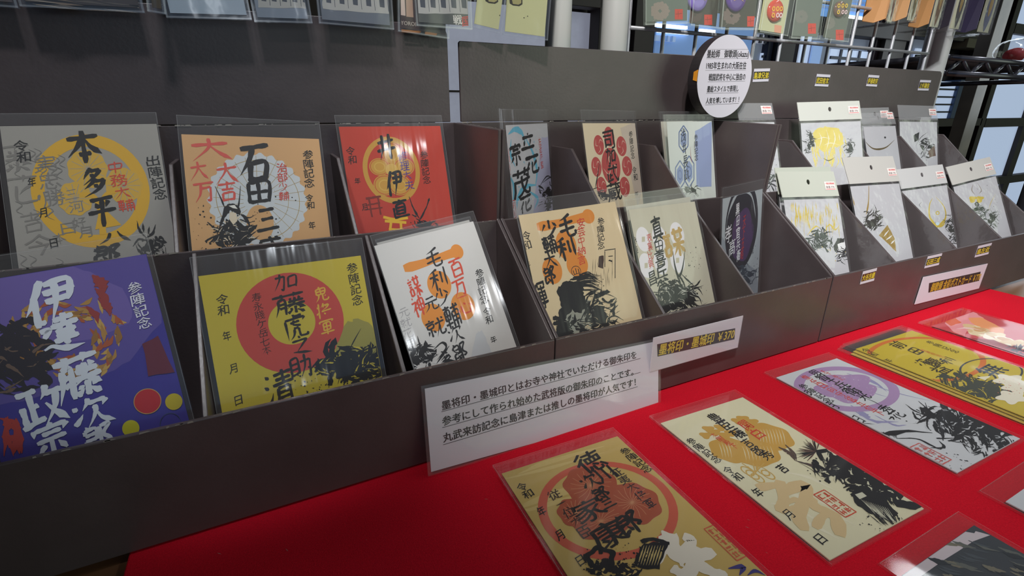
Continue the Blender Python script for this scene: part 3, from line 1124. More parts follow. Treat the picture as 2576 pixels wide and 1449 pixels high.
def art_gold(a):
    a.cs = 0.86
    b, r_, lf = (204, 176, 104), (208, 98, 76), (176, 88, 62)
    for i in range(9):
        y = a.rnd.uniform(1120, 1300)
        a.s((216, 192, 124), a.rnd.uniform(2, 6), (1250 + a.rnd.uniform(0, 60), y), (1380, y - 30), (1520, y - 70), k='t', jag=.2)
    a.ring(r_, 1528, 1271, 148, 108, .87)
    for x, y, rx, ry in ((1487, 1222, 58, 44), (1590, 1265, 58, 46), (1512, 1312, 62, 40), (1450, 1290, 40, 34)):
        a.ring(lf, x, y, rx, ry, wob=.05, lobes=7)
        for i in range(18):
            t = i / 18 * 6.283
            a.s((210, 150, 110), .3, (x, y), (x + rx * .5 * math.cos(t), y + ry * .5 * math.sin(t)), (x + rx * .9 * math.cos(t + .12), y + ry * .9 * math.sin(t + .12)), k='e')
    a.s(lf, 2.5, (1530, 1240), (1560, 1290), (1590, 1330), k='e')
    for ch, x, y, w, h in (('徳', 1484, 1162, 74, 50), ('川', 1522, 1194, 50, 34), ('次', 1484, 1212, 54, 38), ('郎', 1512, 1244, 50, 36), ('三', 1530, 1268, 44, 24), ('家', 1482, 1284, 84, 52), ('郎', 1582, 1318, 76, 58), ('康', 1530, 1346, 96, 62)):
        a.c(ch, (34, 32, 34), x, y, w, h, 13)
    a.v('征夷大将軍', (48, 44, 50), (1551, 1190), (1634, 1268), 1.1, 9)
    a.v('従一位大臣', (66, 50, 46), (1394, 1246), (1472, 1338), 1.1, 9)
    a.v(KINEN, BLACK, (1573, 1136), (1625, 1180), 1.2, 8)
    dates(a, BLACK, ((1313, 1226), (1328, 1244)), (1362, 1287), (1408, 1348), (1461, 1412), 22)
    W = (234, 228, 214)
    a.poly(W, (1700, 1345), (1660, 1335), (1676, 1395), (1720, 1430), (1716, 1390), jag=1, sub=5)
    for q, w in ((((1676, 1352), (1668, 1380), (1640, 1420)), 8), (((1718, 1350), (1740, 1362), (1716, 1395)), 7), (((1700, 1400), (1740, 1405), (1796, 1388)), 8), (((1760, 1380), (1740, 1430), (1720, 1470)), 9), (((1745, 1415), (1790, 1440), (1830, 1455)), 8), (((1690, 1430), (1720, 1450)), 7)):
        a.s(W, w, *q, k='', jag=.1)
    a.seal((206, 96, 70), 1827, 1363, 32, 78)
    a.poly(BLACK, (1616, 1366), (1682, 1366), (1660, 1436), (1590, 1424), jag=1, sub=5)
    for i in range(8):
        x = 1620 + i * 7
        a.s((206, 184, 120), .9, (x, 1374), (x - 16, 1424), k='t', jag=.3)
    a.s(BLACK, 3, (1612, 1364), (1640, 1358), (1684, 1370), k='', jag=.2)
    a.ring(BLACK, 1510, 1405, 34, 26, .6, wob=.12, lobes=5)
    a.s(BLACK, 3.5, (1480, 1390), (1484, 1420), (1516, 1432), (1540, 1410), k='t', jag=.3)
    a.mass(BLACK, b, 1545, 1432, 140, 44, 80, wd=(.8, 4), light=.4)
    a.splat(BLACK, 1560, 1400, 110, 40, 60)
    a.s((66, 60, 130), 4, (1832, 1432), (1868, 1428), (1860, 1449), k='t')
    a.s((66, 60, 130), 2.5, (1880, 1449), (1900, 1438), (1925, 1449), k='t')


def art_paulownia(a):
    a.cs = 0.72
    g, w = (202, 160, 76), (224, 218, 184)
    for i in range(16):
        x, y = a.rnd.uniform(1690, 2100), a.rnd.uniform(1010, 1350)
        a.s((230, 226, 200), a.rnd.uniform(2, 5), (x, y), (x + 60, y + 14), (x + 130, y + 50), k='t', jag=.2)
    for x, y, rx, ry in ((1935, 1098, 40, 30), (1838, 1132, 40, 28), (1902, 1140, 46, 28)):
        a.ring(g, x, y, rx, ry, wob=.05, lobes=6)
        for i in range(9):
            o = -rx * .75 + i * rx * .19
            a.s(w, .6, (x + o, y - ry * .6), (x + o + 6, y), (x + o + 10, y + ry * .7), k='t')
    for x, y in ((1869, 1054), (1882, 1070), (1856, 1060), (1893, 1062), (1797, 1088), (1782, 1080), (1812, 1076), (1825, 1096), (1838, 1090), (1775, 1096)):
        a.ring(g, x, y, 11, 7, wob=.2, lobes=3)
    for q in (((1869, 1050), (1884, 1080), (1910, 1100)), ((1795, 1082), (1820, 1104), (1840, 1120))):
        a.s(g, 1.6, *q, k='e')
    for i in range(5):
        a.ring((206, 170, 92), 1880 + i * 13, 1186 + (i % 3) * 9, 9, 12, .8)
        a.s((206, 170, 92), .8, (1900, 1190), (1866 + i * 14, 1166 + (i % 2) * 8), k='e')
    for ch, x, y, cw, h in (('豊', 1798, 1052, 34, 26), ('臣', 1826, 1070, 30, 24), ('藤', 1856, 1092, 42, 30), ('吉', 1880, 1116, 34, 26), ('郎', 1906, 1136, 36, 28), ('秀', 1928, 1146, 34, 24), ('吉', 1968, 1180, 34, 26)):
        a.c(ch, BLACK, x, y, cw, h, 11)
    a.v('関白', (206, 62, 44), (1876, 1070), (1904, 1092), .8, 9)
    a.v('太閤殿下', (206, 62, 44), (1795, 1096), (1846, 1124), 1.0, 9)
    a.v(KINEN, BLACK, (1739, 1111), (1800, 1156), 1.0, 8)
    t = (216, 192, 146)
    for q, wd in ((((1905, 1228), (1950, 1222), (1990, 1232)), 7), (((1962, 1210), (1970, 1260), (1962, 1290)), 8), (((1972, 1240), (2020, 1220), (2030, 1240), (2010, 1300), (2024, 1336)), 9), (((1975, 1262), (2010, 1258)), 5), (((1975, 1282), (2005, 1280)), 5),
                  (((2030, 1250), (2050, 1275), (2100, 1300), (2112, 1350)), 9), (((2095, 1290), (2070, 1300), (2050, 1330)), 6)):
        a.s(t, wd, *q, k='', jag=.1)
    dates(a, BLACK, ((1832, 1184), (1855, 1201)), (1906, 1240), (1983, 1296), (2064, 1357), 24)
    a.seal((206, 74, 50), 2099, 1267, 27, 56)
    r = a.rnd
    for i in range(46):
        ang = r.uniform(math.radians(120), math.radians(285))
        l = r.uniform(30, 54)
        a.s(BLACK if i % 3 else (96, 70, 62), r.uniform(.5, 1.3), (2053, 1137), (2053 + l * .5 * math.cos(ang), 1137 + l * .34 * math.sin(ang)), (2053 + l * math.cos(ang), 1137 + l * .68 * math.sin(ang)), k='t')
    a.poly(BLACK, (2050, 1134), (2080, 1130), (2096, 1146), (2088, 1164), (2064, 1160), jag=.6, sub=3)
    a.poly((214, 210, 184), (2066, 1142), (2078, 1140), (2084, 1152), (2074, 1158))
    for q, wd in ((((1958, 1126), (1985, 1140), (2000, 1160)), 4.5), (((1975, 1120), (1995, 1140), (2004, 1160)), 3), (((2000, 1160), (2040, 1172), (2070, 1180)), 3), (((2008, 1164), (2045, 1186), (2052, 1204)), .6)):
        a.s((80, 66, 62), wd, *q, k='t', jag=.4)
    a.mass(BLACK, (214, 212, 186), 2120, 1178, 150, 70, 150, ang=40, wd=(.8, 3.4))
    a.poly(BLACK, (2100, 1150), (2140, 1142), (2160, 1160), (2130, 1168), jag=1, sub=4)
    a.mass(BLACK, (214, 212, 186), 2205, 1220, 130, 80, 150, ang=35, wd=(.9, 4))
    a.poly(BLACK, (2140, 1240), (2175, 1232), (2215, 1244), (2255, 1292), (2240, 1315), (2200, 1300), (2150, 1268), jag=1, sub=5)
    a.poly((206, 206, 186), (2150, 1246), (2168, 1240), (2180, 1250), (2162, 1258))
    for i in range(12):
        a.s((206, 206, 186), r.uniform(.6, 1.3), (2165 + i * 6, 1258 + i * 2), (2190 + i * 6, 1282 + i * 3), (2214 + i * 5, 1310 + i), k='t', jag=.3)
    for i in range(16):
        a.s(BLACK, r.uniform(.5, 1.6), (2180 + i * 5, 1290 + r.uniform(-10, 10)), (2220 + i * 3, 1318 + r.uniform(-6, 10)), k='t', jag=.3)
    a.poly(BLACK, (2240, 1256), (2280, 1262), (2325, 1272), (2300, 1284), (2255, 1276), jag=.8, sub=4)
    a.splat(BLACK, 2215, 1310, 60, 30, 40)


def art_bellflower(a):
    a.cs = 0.72
    p, v = (172, 142, 186), (152, 150, 190)
    for q, w in ((((2130, 940), (2190, 958), (2230, 985)), 5), (((2150, 955), (2260, 990), (2345, 1010)), 1.6), (((2160, 975), (2200, 990), (2245, 1003)), 1.2), (((2140, 1020), (2175, 1045), (2190, 1050)), 8), (((2150, 1035), (2200, 1060), (2260, 1062)), 5), (((2200, 1045), (2250, 1070), (2280, 1070)), 3)):
        a.s(v, w, *q, k='t', jag=.4)
    a.ring(p, 2128, 975, 92, 46, .8)
    for k in range(5):
        t = k * 1.2566 + .3
        a.ring(p, 2128 + 44 * math.cos(t), 975 + 22 * math.sin(t), 26, 13, wob=.12, lobes=3)
    a.splat((214, 214, 222), 2128, 975, 86, 42, 90, (.2, .5))
    for ch, x, y, w, h in (('明', 2050, 938, 22, 14), ('智', 2068, 950, 30, 18), ('十', 2092, 958, 26, 16), ('兵', 2118, 970, 34, 20), ('衛', 2142, 984, 40, 22), ('光', 2172, 998, 30, 18), ('秀', 2228, 1030, 30, 22), ('花', 2256, 1044, 34, 22)):
        a.c(ch, BLACK, x, y, w, h, 11)
    a.s(BLACK, 1.0, (2170, 1000), (2200, 1012), (2222, 1026), k='t')
    a.v('惟任日向守従五位下', (208, 68, 60), (2027, 950), (2212, 1040), 1.0, 8)
    a.v('天下布武', (208, 68, 60), (2072, 936), (2116, 954), 1.0, 8)
    a.v(KINEN, BLACK, (2021, 973), (2082, 1008), 1.2, 8)
    dates(a, BLACK, None, (2030, 992), (2092, 1022), (2158, 1056), 20)
    r = a.rnd
    a.mass(BLACK, (204, 208, 214), 2455, 1075, 190, 90, 150, ang=28, wd=(.8, 3.6), light=.35)
    a.mass(BLACK, (204, 208, 214), 2365, 1050, 150, 60, 90, ang=25, wd=(.7, 2.4))
    a.mass(BLACK, (204, 208, 214), 2500, 1128, 120, 50, 60, ang=30, wd=(.6, 2), light=.4)
    for q, w in ((((2278, 1018), (2300, 1034), (2340, 1052)), 1.8), (((2310, 1010), (2345, 1040), (2370, 1052)), 2), (((2168, 1084), (2210, 1094), (2280, 1086), (2345, 1090)), 5), (((2255, 1104), (2310, 1106), (2360, 1130), (2374, 1124)), 2.4), (((2362, 1110), (2374, 1126), (2340, 1128)), 2.4),
                 (((2132, 1066), (2168, 1066), (2200, 1068)), 1.2), (((2236, 1056), (2244, 1050), (2250, 1058)), 2), (((2302, 1150), (2330, 1152), (2350, 1164)), 2)):
        a.s(BLACK, w, *q, k='t', jag=.4)
    for i in range(14):
        x = r.uniform(2175, 2270)
        a.s(BLACK, .8, (x, 1088), (x + r.uniform(5, 15), 1098 + r.uniform(0, 10)), k='p', jag=.3)
    a.seal((206, 96, 92), 2340, 1142, 23, 42)
    a.splat(BLACK, 2380, 1165, 70, 24, 30)


def art_kabuto_yellow(a):
    a.cs = 0.72
    b, o = (196, 174, 50), (204, 112, 46)
    a.ring(o, 2327, 900, 102, 42, .9)
    for ch, x, y, w, h in (('前', 2258, 868, 34, 18), ('田', 2304, 884, 34, 18), ('慶', 2346, 912, 40, 20), ('次', 2318, 912, 34, 18), ('利', 2384, 908, 34, 18), ('益', 2366, 930, 40, 22), ('花', 2440, 948, 34, 22)):
        a.c(ch, (52, 46, 30), x, y, w, h, 12)
    a.v('穀蔵院忽之', (190, 92, 40), (2322, 882), (2374, 900), 1.2, 8)
    a.v(KINEN, (60, 54, 30), (2340, 862), (2400, 884), 1.2, 8)
    a.v('令和', (60, 54, 30), (2180, 882), (2196, 892), 1.2, 8)
    a.c('年', (60, 54, 30), 2234, 908, 18, 10, 8)
    a.ring((58, 62, 66), 2493, 932, 52, 22, .93)
    a.c('無', (50, 54, 60), 2493, 932, 58, 28, 11)
    a.mass((62, 66, 54), b, 2450, 985, 240, 60, 150, ang=25, wd=(.8, 3))
    a.mass((62, 66, 54), (150, 140, 60), 2400, 950, 90, 24, 40, ang=25, wd=(.6, 2))
    a.poly((222, 216, 190), (2455, 950), (2490, 946), (2480, 958), jag=.5, sub=3)
    for x, y in ((2540, 958), (2560, 975), (2545, 1000)):
        a.ring((226, 220, 200), x, y, 22, 11, wob=.2, lobes=5)
    a.splat((206, 110, 90), 2535, 975, 40, 22, 50)


def art_rose(a):
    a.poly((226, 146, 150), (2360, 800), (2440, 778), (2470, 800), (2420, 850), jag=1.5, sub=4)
    a.poly((216, 96, 50), (2372, 806), (2400, 800), (2420, 812), (2390, 820), jag=.8, sub=4)
    a.poly((228, 150, 96), (2434, 800), (2470, 800), (2530, 830), (2520, 842), (2460, 826), jag=1, sub=4)
    for i in range(60):
        t = a.rnd.random()
        x, y = 2430 + 140 * t + a.rnd.uniform(-14, 14), 822 + 46 * t + a.rnd.uniform(-8, 10)
        a.ring(a.rnd.choice([(226, 206, 166), (216, 186, 140), (206, 160, 110), (232, 220, 196)]), x, y, a.rnd.uniform(5, 11), a.rnd.uniform(2.5, 5))
    a.s((236, 196, 196), 4, (2406, 828), (2436, 826), (2470, 832), k='t')
    a.poly((150, 36, 44), (2440, 850), (2500, 856), (2560, 880), (2520, 884), (2460, 868), jag=1, sub=4)
    a.mass((60, 44, 60), (150, 50, 60), 2560, 885, 70, 30, 40, wd=(1, 4))


# front row, left box
stamp_card('purple stamp card with white brush writing and coloured dots, front row', (-117, 719), (368, 639), 1.45, 1.45, 68, (66, 58, 148), art_purple, H=0.60, seed=1)
stamp_card('yellow stamp card with a red ring and black brush writing', (499, 695), (907, 643), 1.44, 1.44, 67, (193, 174, 58), art_yellow, H=0.56, seed=2, sleeve=(.012, .012, .01, .05))
stamp_card('grey stamp card with a golden ring crest, behind the purple card', (0, 318), (394, 312), 1.9, 1.9, 63, (150, 146, 140), art_grey, H=0.55, seed=3, sleeve=(.012, .004, .01, .035))
stamp_card('tan stamp card with a white flower crest and red and black writing', (456, 338), (802, 350), 1.87, 1.87, 64, (203, 158, 108), art_tan, H=0.55, seed=4, sleeve=(.008, .008, .01, .06))
stamp_card('red stamp card with a gold oval crest, right end of the left box', (852, 319), (1107, 317), 1.975, 1.975, 72, (188, 62, 46), art_red, H=0.58, seed=5, sleeve=(.01, .01, .01, .04))
stamp_card('white stamp card with orange circles below an orange bar, left of the divider', (941, 619), (1190, 557), 1.57, 1.57, 60, (204, 202, 200), art_white, H=0.56, seed=6, sleeve=(.003, .012, .01, .035))
# middle box
stamp_card('cream stamp card with orange circles and a black horse drawing', (1304, 542), (1547, 507), 1.52, 1.49, 64, (216, 197, 160), art_cream, H=0.56, seed=7, sleeve=(.01, .01, .01, .05))
stamp_card('pale stamp card with white coin crests and gold and black writing', (1581, 528), (1747, 507), 1.50, 1.53, 67, (206, 202, 182), art_sanada, H=0.56, seed=8, sleeve=(.01, .01, .01, .04))
stamp_card('grey-blue stamp card with a dark round brush mark', (1818, 500), (1918, 475), 1.45, 1.56, 83, (150, 158, 168), art_kuroda, H=0.56, seed=9, sleeve=(.012, .012, .01, .045))
stamp_card('white stamp card with light blue brush swirls, back row', (1272, 315), (1376, 310), 1.72, 1.95, 84, (212, 210, 216), art_blue, H=0.56, seed=10, sleeve=(.05, .01, .01, .055))
stamp_card('beige stamp card with a ring of red swirl crests', (1465, 310), (1597, 310), 1.86, 1.95, 76, (224, 208, 178), art_pink, H=0.56, seed=11, sleeve=(.006, .006, .01, .055))
stamp_card('pale stamp card with blue hexagon crests, back row', (1690, 306), (1778, 305), 1.84, 1.85, 76, (206, 212, 206), art_hex, H=0.56, seed=12, sleeve=(.02, .008, .01, .03), W=0.30)
stamp_card('plain cream stamp card standing behind the blue hexagon card', (1662, 306), (1752, 304), 1.90, 1.98, 76, (214, 210, 196), art_hex_behind, H=0.56, seed=13, sleeve=(.008, .008, .01, .045))
stamp_card('blank card back behind the white card with orange circles', (948, 611), (1180, 553), 1.588, 1.588, 70, (206, 204, 200), None, H=0.56, seed=14, sleeve=(.003, .006, .01, .01))
stamp_card('cream card back behind the card with white coin crests', (1574, 520), (1735, 495), 1.55, 1.56, 72, (216, 212, 196), None, H=0.56, seed=15, sleeve=(.01, .01, .01, .045))

# flat on the red cloth
FLAT = 'sample cards laid on the red cloth'
stamp_card('gold stamp card with a red ring crest lying on the red cloth', (1262, 1192), (1553, 1098), 0, 0, 0, (204, 176, 104), art_gold, H=0.60, seed=20, z=0.012, lift=0, sleeve=(.012, .012, .012, .04), group=FLAT)
stamp_card('cream stamp card with gold leaf crest and black warrior drawing on the cloth', (1662, 1065), (1868, 1000), 0, 0, 0, (224, 220, 188), art_paulownia, H=0.585, seed=21, z=0.010, sleeve=(.012, .012, .012, .045), group=FLAT)
stamp_card('white stamp card with a purple flower crest lying on the cloth', (1953, 950), (2105, 902), 0, 0, 0, (208, 212, 218), art_bellflower, H=0.595, seed=22, z=0.008, sleeve=(.014, .014, .012, .045), group=FLAT)
stamp_card('yellow stamp card with an orange ring, topmost of its pile on the cloth', (2153, 878), (2294, 832), 0, 0, 0, (196, 174, 50), art_kabuto_yellow, H=0.60, seed=23, z=0.0236, sleeve=(.014, .014, .012, .05), group=FLAT)
stamp_card('middle yellow card of the pile on the red cloth', (2146, 884), (2288, 834), 0, 0, 0, (206, 182, 80), None, H=0.60, seed=24, z=0.0158, sleeve=(.014, .014, .012, .05), group=FLAT)
stamp_card('lowest yellow card of the pile on the red cloth', (2140, 890), (2283, 838), 0, 0, 0, (206, 182, 90), None, H=0.60, seed=25, z=0.008, sleeve=(.014, .014, .012, .05), group=FLAT)
stamp_card('pink and red picture card lying at the far end of the cloth', (2345, 820), (2448, 785), 0, 0, 0, (196, 66, 72), art_rose, H=0.60, seed=26, z=0.010, sleeve=(.02, .01, .012, .05), group=FLAT)


def art_night(a):
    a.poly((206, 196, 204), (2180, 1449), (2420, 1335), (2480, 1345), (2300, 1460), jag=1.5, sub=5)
    for i in range(40):
        x, y = a.rnd.uniform(2330, 2576), a.rnd.uniform(1350, 1470)
        a.s(a.rnd.choice([(70, 78, 86), (96, 100, 96), (40, 46, 54), (120, 116, 100)]), a.rnd.uniform(1, 5), (x, y), (x + 24, y + 10), (x + 60, y + 18), k='t', jag=.3)


stamp_card('dark glossy picture card in a sleeve at the bottom right corner', (2268, 1449), (2450, 1322), 0, 0, 0, (52, 58, 66), art_night, H=0.60, seed=27, z=0.010, sleeve=(.014, .014, .012, .04), group=FLAT, wave=.0009)
stamp_card('white card corner in a clear sleeve cut off at the right edge', (2530, 1262), (2690, 1150), 0, 0, 0, (206, 210, 218), None, H=0.60, seed=28, z=0.010, sleeve=(.02, .014, .012, .05), group=FLAT)


# ------------------------------------------------------------------ postcards in header bags (right-hand box)
GOLD = foil('gold_foil', (246, 214, 70), 0.32)
STICKER = (236, 230, 226)


def header_pack(label, pa, pb, ya, yb, lean, art, hdr=(200, 200, 197), seed=0, H=0.60, hh=0.125, clear=False, sticker=True, hole=True, dark=False, tilt=14):
    """printed postcard in a bag under a header board with a hang hole; pa, pb = the header's top corners"""
    fr = Frame(pa, pb, ya, yb, lean)
    fr.setup(fr.W0, fr.fit(H, lean) - .004)
    root = empty('postcard_pack', fr.mw(), label, 'postcard')
    w, h = fr.W * S / 2, fr.H * S
    hz = h - hh * S
    mb = MB()
    mb.box((-w + .002, .001, -0.0001), (w - .002, hz - .003, 0.0003), paper_mat((200, 200, 205)))
    A_ = Art(fr, mb, seed)
    A_.X, A_.Y = w - .002, hz - .003
    if art:
        art(A_)
    mb.build('printed_card', root, fix=False)
    # header board, bent slightly back at the fold, with a punched hole
    t = math.radians(tilt)
    m = clear_plastic('clear_header_film', 0.10, 0.6, 0.10, 0.16) if clear else mat('header_board_%d' % hdr[0], hdr, 0.28, 0, 0.5)
    mb = MB()
    r, n = 0.0034, 20
    hy = hh * S
    cy = hy * .58
    hole_pts = [(r * .8 * math.cos(2 * math.pi * k / n), cy + r * math.sin(2 * math.pi * k / n)) for k in range(n)]
    outer = []
    for k in range(n):
        a = 2 * math.pi * k / n
        c, s_ = math.cos(a), math.sin(a)
        q = min(w / abs(c) if abs(c) > 1e-6 else 9, ((hy - cy) / s_ if s_ > 0 else cy / -s_) if abs(s_) > 1e-6 else 9)
        outer.append((q * c, cy + q * s_))
    outer_sets = [(-w, 0), (w, 0), (w, hy), (-w, hy)]
    loops = [[Vector((x, y, 0)) for x, y in outer_sets]] + ([[Vector((x, y, 0)) for x, y in reversed(hole_pts)]] if hole else [])
    pts = outer_sets + (list(reversed(hole_pts)) if hole else [])
    tri = tessellate_polygon(loops)
    ct, st = math.cos(t), math.sin(t)
    for zz, flip in ((0.0008, False), (0.0002, True)):
        fs = []
        for f in tri:
            a = [pts[i] for i in f]
            ar = (a[1][0] - a[0][0]) * (a[2][1] - a[0][1]) - (a[2][0] - a[0][0]) * (a[1][1] - a[0][1])
            fs.append(tuple(f) if (ar > 0) != flip else tuple(reversed(f)))
        mb.add([(x, hz + y * ct, zz - y * st * .35) for x, y in pts], fs, m)
    mb.build('header_board', root, fix=False)
    if sticker:
        mb = MB()
        sx, sy, sw, sh = w - .0035, .014, .0185, .0115

        def P(x, y, z=.0011):
            return (x, hz + y * ct, z - y * st * .35)
        mb.add([P(sx - sw, sy - sh / 2), P(sx, sy - sh / 2), P(sx, sy + sh / 2), P(sx - sw, sy + sh / 2)], [(0, 1, 2, 3)], mat('price_sticker_paper', STICKER, .5))
        for text, x0, y0, k, col in (('一般店頭価格', sx - sw + .0008, sy + sh * .18, .0028, (214, 60, 60)), ('本体 770', sx - sw + .0014, sy - sh * .28, .0040, (120, 96, 96))):
            vs_, fs = glyphs(text)
            for n_, (ox, oy) in enumerate(weights(.02)):
                mb.add([P(x0 + (x + ox) * k, y0 + (y + oy) * k, .00115 + n_ * 4e-6) for x, y in vs_], fs, ink(col))
        mb.add([P(sx - sw + .0008, sy - sh * .42, .00115), P(sx - .0008, sy - sh * .42, .00115), P(sx - .0008, sy - sh * .36, .00115), P(sx - sw + .0008, sy - sh * .36, .00115)], [(0, 1, 2, 3)], ink((214, 60, 60)))
        mb.build('price_sticker', root, fix=False)
    mb = MB()
    sheet(mb, -w, w, -.001, hz, 0.0016, BAG, 12, 16, .0007, seed)
    sheet(mb, -w, w, -.001, hz, -0.0008, BAG, 2, 2, 0, seed)
    mb.build('clear_bag', root, fix=False)
    CARDS.append((label, fr))
    return root


PW = (200, 200, 205)


def streaks(a, x0, x1, ytop, ybot, n, c=None):
    r = a.rnd
    for _ in range(n):
        x, y = r.uniform(x0, x1), r.uniform(ytop, ybot)
        l = r.uniform(12, 46)
        a.s(c or GOLD, r.uniform(.5, 1.6), (x, y), (x + r.uniform(-1, 1), y + l * .5), (x + r.uniform(0, 3), y + l), k='t', jag=.5)


def art_rain(a):
    streaks(a, 1990, 2045, 505, 545, 26)
    streaks(a, 2000, 2110, 505, 560, 46)
    for q in (((2070, 590), (2085, 565), (2100, 578), (2112, 566)), ((2040, 585), (2060, 600), (2075, 588)), ((2030, 592), (2050, 570), (2062, 575))):
        a.s(GOLD, 2.2, *q, k='t', jag=.4)
    a.mass((40, 46, 44), PW, 2066, 608, 60, 60, 70, wd=(.6, 2.4))
    a.poly((44, 44, 42), (2096, 620), (2106, 598), (2124, 600), (2120, 622), (2100, 634), jag=.8, sub=4)
    a.poly((236, 236, 236), (2106, 614), (2130, 608), (2140, 640), (2112, 650), jag=.6, sub=3)
    a.mass((40, 40, 42), (236, 236, 236), 2122, 640, 46, 36, 50, wd=(.4, 1.4))
    a.splat(GOLD, 2080, 640, 60, 30, 20)


def art_spikes(a):
    for q in (((2124, 470), (2130, 500), (2142, 512)), ((2138, 470), (2144, 500), (2150, 518)), ((2185, 468), (2184, 510), (2178, 542))):
        a.s(foil('dull_gold_foil', (196, 158, 70), .35), 2.4, *q, k='n')
    a.mass((50, 46, 40), PW, 2196, 552, 50, 50, 60, wd=(.5, 2))
    a.poly(foil('dull_gold_foil', (196, 158, 70), .35), (2210, 592), (2232, 566), (2250, 600), (2254, 634), (2220, 600), jag=.5, sub=4)
    for q in (((2222, 596), (2236, 578)), ((2228, 604), (2244, 592)), ((2240, 614), (2250, 604))):
        a.s((232, 232, 232), 2.2, *q, k='t', jag=.3)


def art_antlers(a):
    for q in (((2352, 565), (2338, 545), (2338, 515), (2346, 498)), ((2362, 568), (2378, 548), (2374, 520), (2352, 494))):
        a.s(GOLD, 3.6, *q, k='p', jag=.1)
    a.s(GOLD, 4.5, (2338, 545), (2350, 566), (2372, 566), (2380, 540), k='t', jag=.2)
    a.ring(GOLD, 2358, 536, 5, 5, .55)
    a.ring((200, 226, 240), 2358, 563, 4, 4)
    a.mass((40, 42, 36), PW, 2396, 566, 40, 60, 60, wd=(.6, 2.4), light=.2)
    a.mass((40, 40, 42), (236, 236, 236), 2412, 600, 40, 40, 50, wd=(.5, 1.8))
    a.splat((60, 64, 50), 2370, 560, 30, 30, 20)
    a.s(BLACK, .8, (2318, 508), (2312, 516), (2318, 524), k='t')


def art_butterfly(a):
    for q in (((2452, 490), (2444, 478), (2448, 462)), ((2462, 488), (2468, 478), (2458, 460))):
        a.s((120, 96, 50), 1.4, *q, k='t')
    for x in (2446, 2464):
        a.ring(GOLD, x, 500, 9, 6, wob=.2, lobes=3)
        a.ring(GOLD, x, 506, 6, 4)
    a.ring((70, 70, 64), 2457, 514, 5, 6, .5)
    a.mass((60, 70, 56), PW, 2466, 530, 40, 30, 40, wd=(.4, 1.8))
    a.mass((60, 66, 56), PW, 2490, 552, 40, 50, 40, wd=(.4, 1.4), light=.2)
    a.s(GOLD, .9, (2486, 530), (2492, 510), (2504, 488), k='t')
    a.splat((60, 60, 54), 2490, 540, 26, 50, 40)
    a.splat((60, 60, 54), 2468, 470, 16, 16, 12)


def art_blaze(a):
    g = foil('bright_gold_foil', (252, 226, 120), .24)
    pale = (236, 232, 206)
    a.poly(g, (2044, 336), (2058, 322), (2076, 318), (2104, 320), (2118, 336), (2122, 360), (2108, 372), (2092, 368), (2074, 384), (2058, 372), (2048, 356), jag=1.2, sub=5)
    for i in range(46):
        x, y = a.rnd.uniform(2042, 2126), a.rnd.uniform(330, 392)
        a.s(g, a.rnd.uniform(1.2, 3.4), (x, y), (x + a.rnd.uniform(-4, 6), y + 16), (x + a.rnd.uniform(-6, 8), y + 32), k='t', jag=.4)
    for q, w in ((((2060, 334), (2066, 350), (2060, 372)), 2.2), (((2078, 326), (2084, 352), (2076, 384)), 1.8), (((2096, 328), (2100, 350), (2092, 376)), 2.2), (((2110, 336), (2112, 356)), 1.6), (((2052, 352), (2070, 346), (2090, 350)), 1.2), (((2070, 366), (2090, 360), (2112, 366)), 1.2)):
        a.s(pale, w, *q, k='t', jag=.4)
    a.mass(BLACK, PW, 2036, 355, 30, 60, 40, wd=(.4, 1.6))
    a.mass(BLACK, PW, 2138, 372, 26, 50, 30, wd=(.4, 1.4))
    a.s(BLACK, 1.2, (2070, 398), (2084, 404), (2100, 396), k='t', jag=.4)


def art_crescent(a):
    a.s((96, 78, 34), 3.0, (2172, 352), (2196, 374), (2226, 372), (2250, 352), k='t')
    a.ring(BLACK, 2226, 346, 2.5, 2.5)


def art_archer(a):
    a.s(BLACK, 1.2, (2304, 366), (2316, 346), (2334, 332), k='t')
    a.poly(BLACK, (2298, 340), (2312, 332), (2310, 352), (2300, 358), jag=.4, sub=4)
    a.mass(BLACK, (226, 226, 228), 2330, 372, 40, 50, 50, wd=(.4, 1.6))
    a.poly((110, 84, 70), (2334, 382), (2350, 366), (2354, 392), (2338, 396), jag=.4, sub=3)


def art_ink_low(a):
    a.mass((36, 40, 44), (206, 214, 208), 1925, 455, 60, 60, 80, wd=(.5, 2.2))
    a.splat(BLACK, 1935, 410, 20, 50, 20)


header_pack('white header pack with bright gold rain streaks, nearest in the front row', (1957, 428), (2100, 428), 1.605, 1.57, 66, art_rain, (196, 200, 188), 31, .56, .135)
header_pack('white header pack with two thin gold horns and a brown drawing', (2122, 392), (2250, 389), 1.59, 1.575, 66, art_spikes, (198, 196, 191), 32, .58, .15)
header_pack('white header pack with a gold antler helmet crest', (2257, 424), (2374, 411), 1.605, 1.575, 68, art_antlers, (200, 200, 200), 33, .56, .12)
header_pack('white header pack with a small gold butterfly and antlers, farthest in the front row', (2382, 418), (2493, 392), 1.57, 1.54, 66, art_butterfly, (198, 198, 199), 34, .56, .12)
header_pack('white header pack with a blazing gold figure, back row', (2007, 255), (2164, 251), 1.93, 1.84, 72, art_blaze, (204, 206, 198), 35, .58, .11)
header_pack('clear header pack showing a dark crescent, back row', (2165, 283), (2249, 282), 1.87, 1.88, 70, art_crescent, seed=36, H=.52, hh=.075, clear=True)
header_pack('clear header pack of an ink archer, at the back right corner', (2260, 262), (2358, 265), 1.955, 1.92, 74, art_archer, seed=37, H=.58, hh=.10, clear=True, hole=False)
header_pack('clear header pack mostly hidden behind the round sign', (1853, 257), (1944, 257), 1.93, 1.91, 70, art_ink_low, seed=38, H=.60, hh=.095, clear=True, hole=False)
